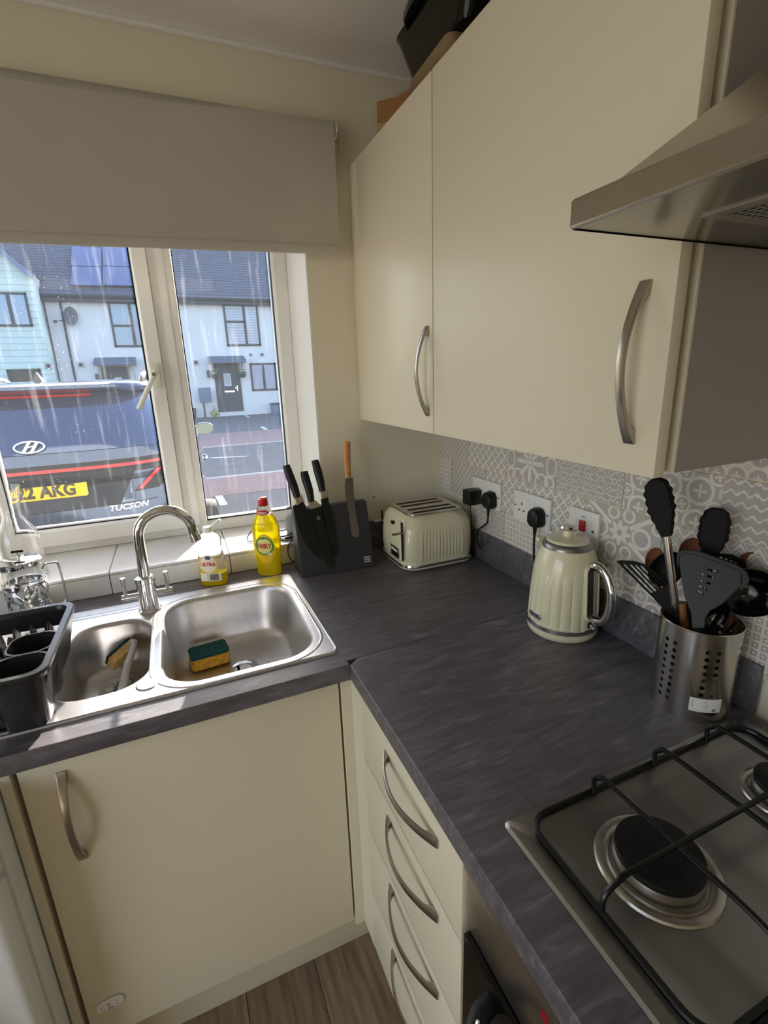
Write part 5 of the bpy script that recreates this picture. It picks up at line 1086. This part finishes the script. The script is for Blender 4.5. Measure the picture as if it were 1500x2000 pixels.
zs_ = sorted(set([s_[0] for s_ in ST]+[.30, .45, .52, .68, .74, .86, 1.16, 1.25, 1.35]))
G().loft([cring(z) for z in zs_]).o('body', paint, car, w=1, sm=50)
def patch(name, pts, mat, off, par=None, nx=22, nz=10):   # pts: outline columns (x0,x1 as functions of z) between z0,z1
    z0_, z1_, xa, xb = pts; g = G(); v = []
    for j in range(nz+1):
        z = z0_+(z1_-z0_)*j/nz; a, c = xa(j/nz), xb(j/nz)
        for i in range(nx+1): x = a+(c-a)*i/nx; v.append((x, rear(x, z)-off, z))
    f = [(j*(nx+1)+i, j*(nx+1)+i+1, (j+1)*(nx+1)+i+1, (j+1)*(nx+1)+i) for j in range(nz) for i in range(nx)]
    return g.add(v, f).o(name, mat, par or car, w=1, sm=60)
patch('rear_window', (1.125, 1.452, lambda t: CX-.80+.10*t, lambda t: CX+.80-.10*t), cglass, .004)
patch('high_brake_lamp', (1.432, 1.447, lambda t: CX-.32, lambda t: CX+.32), redl_, .012)
patch('spoiler', (1.456, 1.497, lambda t: CX-.70, lambda t: CX+.70), paint, .03)
patch('lamp_panel', (.985, 1.062, lambda t: CX-.86, lambda t: CX+.86), trimb, .004); patch('light_bar', (1.020, 1.038, lambda t: CX-.84, lambda t: CX+.84), redl_, .008, nz=3)
for s_ in (-1, 1):
    f1 = lambda a: (lambda t: CX+s_*a(t))
    patch('tail_lamp', (.86, .985, f1(lambda t: .50+.14*t), f1(lambda t: .64+.21*t)), trimb, .006)
    patch('tail_lamp_lens', (.87, .983, f1(lambda t: .515+.125*t), f1(lambda t: .548+.125*t)), redl_, .010, nx=6)
    patch('tail_lamp_lens', (.93, .983, f1(lambda t: .72+.05*t), f1(lambda t: .76+.05*t)), redl_, .010, nx=6)
patch('plate_recess', (.80, .985, lambda t: CX-.42-.10*t, lambda t: CX+.42+.10*t), mk('car_recess', (34, 42, 52), .3, .4), .003)
patch('bumper_trim', (.24, .56, lambda t: CX-.80, lambda t: CX+.80), trimb, .006)
patch('tailgate_seam', (.795, .800, lambda t: CX-.62, lambda t: CX+.62), trimb, .004, nz=2)
PZ = .930; py_ = rear(CX, PZ)-.018
pl_ = plate(rrp(0, 0, .273, .0585, .012), [], 0, .004).tr(frame((CX-.014, py_, PZ), (1, 0, 0), (0, .06, 1))).o('number_plate', mk('plate_yellow', (250, 196, 20), .35), car, w=1)
G().join(text('22 AKG', .098, .0005, .0045, sx=.86, align='RIGHT', spacing=1.04), frame((CX+.200, py_-.0055, PZ-.014), (1, 0, 0), (0, .06, 1))).o('plate_text', mk('plate_ink', (64, 58, 40), .5), pl_, w=1, sm=0)
def emblem():
    g = G().loft([[(a*cos(2*pi*i/40), b_*sin(2*pi*i/40), z) for i in range(40)] for a, b_, z in ((.078, .040, 0), (.078, .040, .004), (.069, .032, .004), (.069, .032, 0))]+[], (0, 0))
    for s_ in (-1, 1): g.add([(s_*.020-.010-.008, -.032, 0), (s_*.020-.010+.010, -.032, 0), (s_*.020+.030, .032, 0), (s_*.020+.012, .032, 0), (s_*.020-.018, -.032, .004), (s_*.020, -.032, .004), (s_*.020+.030, .032, .004), (s_*.020+.012, .032, .004)], [(4, 5, 6, 7), (0, 1, 5, 4), (2, 3, 7, 6)])
    g.add([(-.03, -.014, .0), (.026, .004, 0), (.034, .014, 0), (-.024, -.004, 0), (-.03, -.014, .004), (.026, .004, .004), (.034, .014, .004), (-.024, -.004, .004)], [(4, 5, 6, 7)]); return g
silv = mk('badge_silver', (226, 230, 238), .15, .6)
emblem().tr(frame((CX, rear(CX, 1.165)-.016, 1.165), (1, 0, 0), (0, .62, 1))).o('emblem', silv, car, w=1, sm=0)
g = G(); tg = text('TUCSON', .047, .002, .0012, .25, sx=1.12, spacing=1.0); xo = CX+.455
for p in tg.v: g.v.append((xo+p[0], rear(xo+p[0], .775+p[1])-.003-p[2], .775+p[1]))
g.f = tg.f; g.o('model_lettering', silv, car, w=1, sm=0)
# side details, mirrors, wheels, aerial
mpx = on(399, 837, 'y', 4.62)
for s_ in (1, -1):
    mx = mpx.x if s_ > 0 else 2*CX-mpx.x
    m_ = G().loft([[(mx+s_*.0+a*k, 4.62+d_, mpx.z+c*k) for a, c in ell(0, 0, .105, .072, 20)] for d_, k in ((0, 1), (.03, 1.06), (.09, .95), (.14, .5))]).o('wing_mirror', paint, car, w=1)
    G().loft([[(mx+a, 4.617+d_, mpx.z+c) for a, c in ell(0, 0, .094, .062, 20)] for d_ in (0, .002)]).o('mirror_glass', mk('mirror', (112, 122, 116), .03, 1.), m_, w=1)
    G().tube([(mx-s_*.06, 4.68, mpx.z-.05), (mx-s_*.22, 4.70, mpx.z-.06)], .03, 8).o('mirror_stalk', trimb, m_, w=1)
    for y in (3.0, 4.0): G().tube([(CX+s_*.985, y, .83), (CX+s_*1.005, y+.04, .84), (CX+s_*1.005, y+.18, .84), (CX+s_*.985, y+.22, .83)], .013, 8, 3).o('door_pull', chrome, car, w=1)
    for y in (2.45, 5.15):
        M = frame((CX+s_*.80, y, CG+.345), (0, 1, 0), (0, 0, 1)) if s_ > 0 else frame((CX+s_*.80, y, CG+.345), (0, -1, 0), (0, 0, 1))
        w_ = G().lathe([(.2, .0), (.335, .01), (.345, .05), (.345, .16), (.335, .2), (.24, .205), (.22, .18), (0, .17)], 32, M=M).o('wheel', mk('tyre', (22, 22, 23), .8), car, w=1)
        for k in range(5): G().box((.03, .22), (-.02, .02), (.17, .19), M @ Matrix.Rotation(k*2*pi/5, 4, 'Z')).o('wheel_spoke', nickel, w_, w=1, sm=0)
    g = G(); L_ = 2.4; v = []
    for j in range(5):
        z = 1.16+.26*j/4
        for i in range(11):
            y = CY+.75+(L_-.35*j/4)*i/10; r_, w__, f_ = cst(z); cy_ = CY+(r_+f_)/2; L = (f_-r_)/2; t = min(.999, abs(y-cy_)/L); v.append((CX+s_*(w__*(1-t**NE)**(1/NE)+.004), y, z))
    g.add(v, [(j*11+i, j*11+i+1, (j+1)*11+i+1, (j+1)*11+i) for j in range(4) for i in range(10)]).o('side_window', cglass, car, w=1, sm=60)
    G().tube([(CX+s_*.62, CY+.62, 1.515), (CX+s_*.62, CY+.7, 1.55), (CX+s_*.62, CY+1.5, 1.575), (CX+s_*.60, CY+2.3, 1.56), (CX+s_*.58, CY+2.45, 1.52)], .018, 8, 4).o('roof_rail', nickel, car, w=1)
ap = on(103, 750, 'y', CY+.75)
G().loft([[(CX+a, CY+.75+b_, z) for a, b_ in pts] for z, pts in ((1.51, ((-.035, -.09), (.035, -.09), (.02, .13), (-.02, .13))), (1.545, ((-.02, -.085), (.02, -.085), (.01, .05), (-.01, .05))), (1.585, ((-.006, -.085), (.006, -.085), (.004, -.05), (-.004, -.05))))]).o('aerial_fin', mk('fin_grey', (70, 78, 90), .2, .5, coat=.6), car, w=1, bev=.004)
for o_ in bpy.data.objects:
    if '_inv' in o_: del o_['_inv']
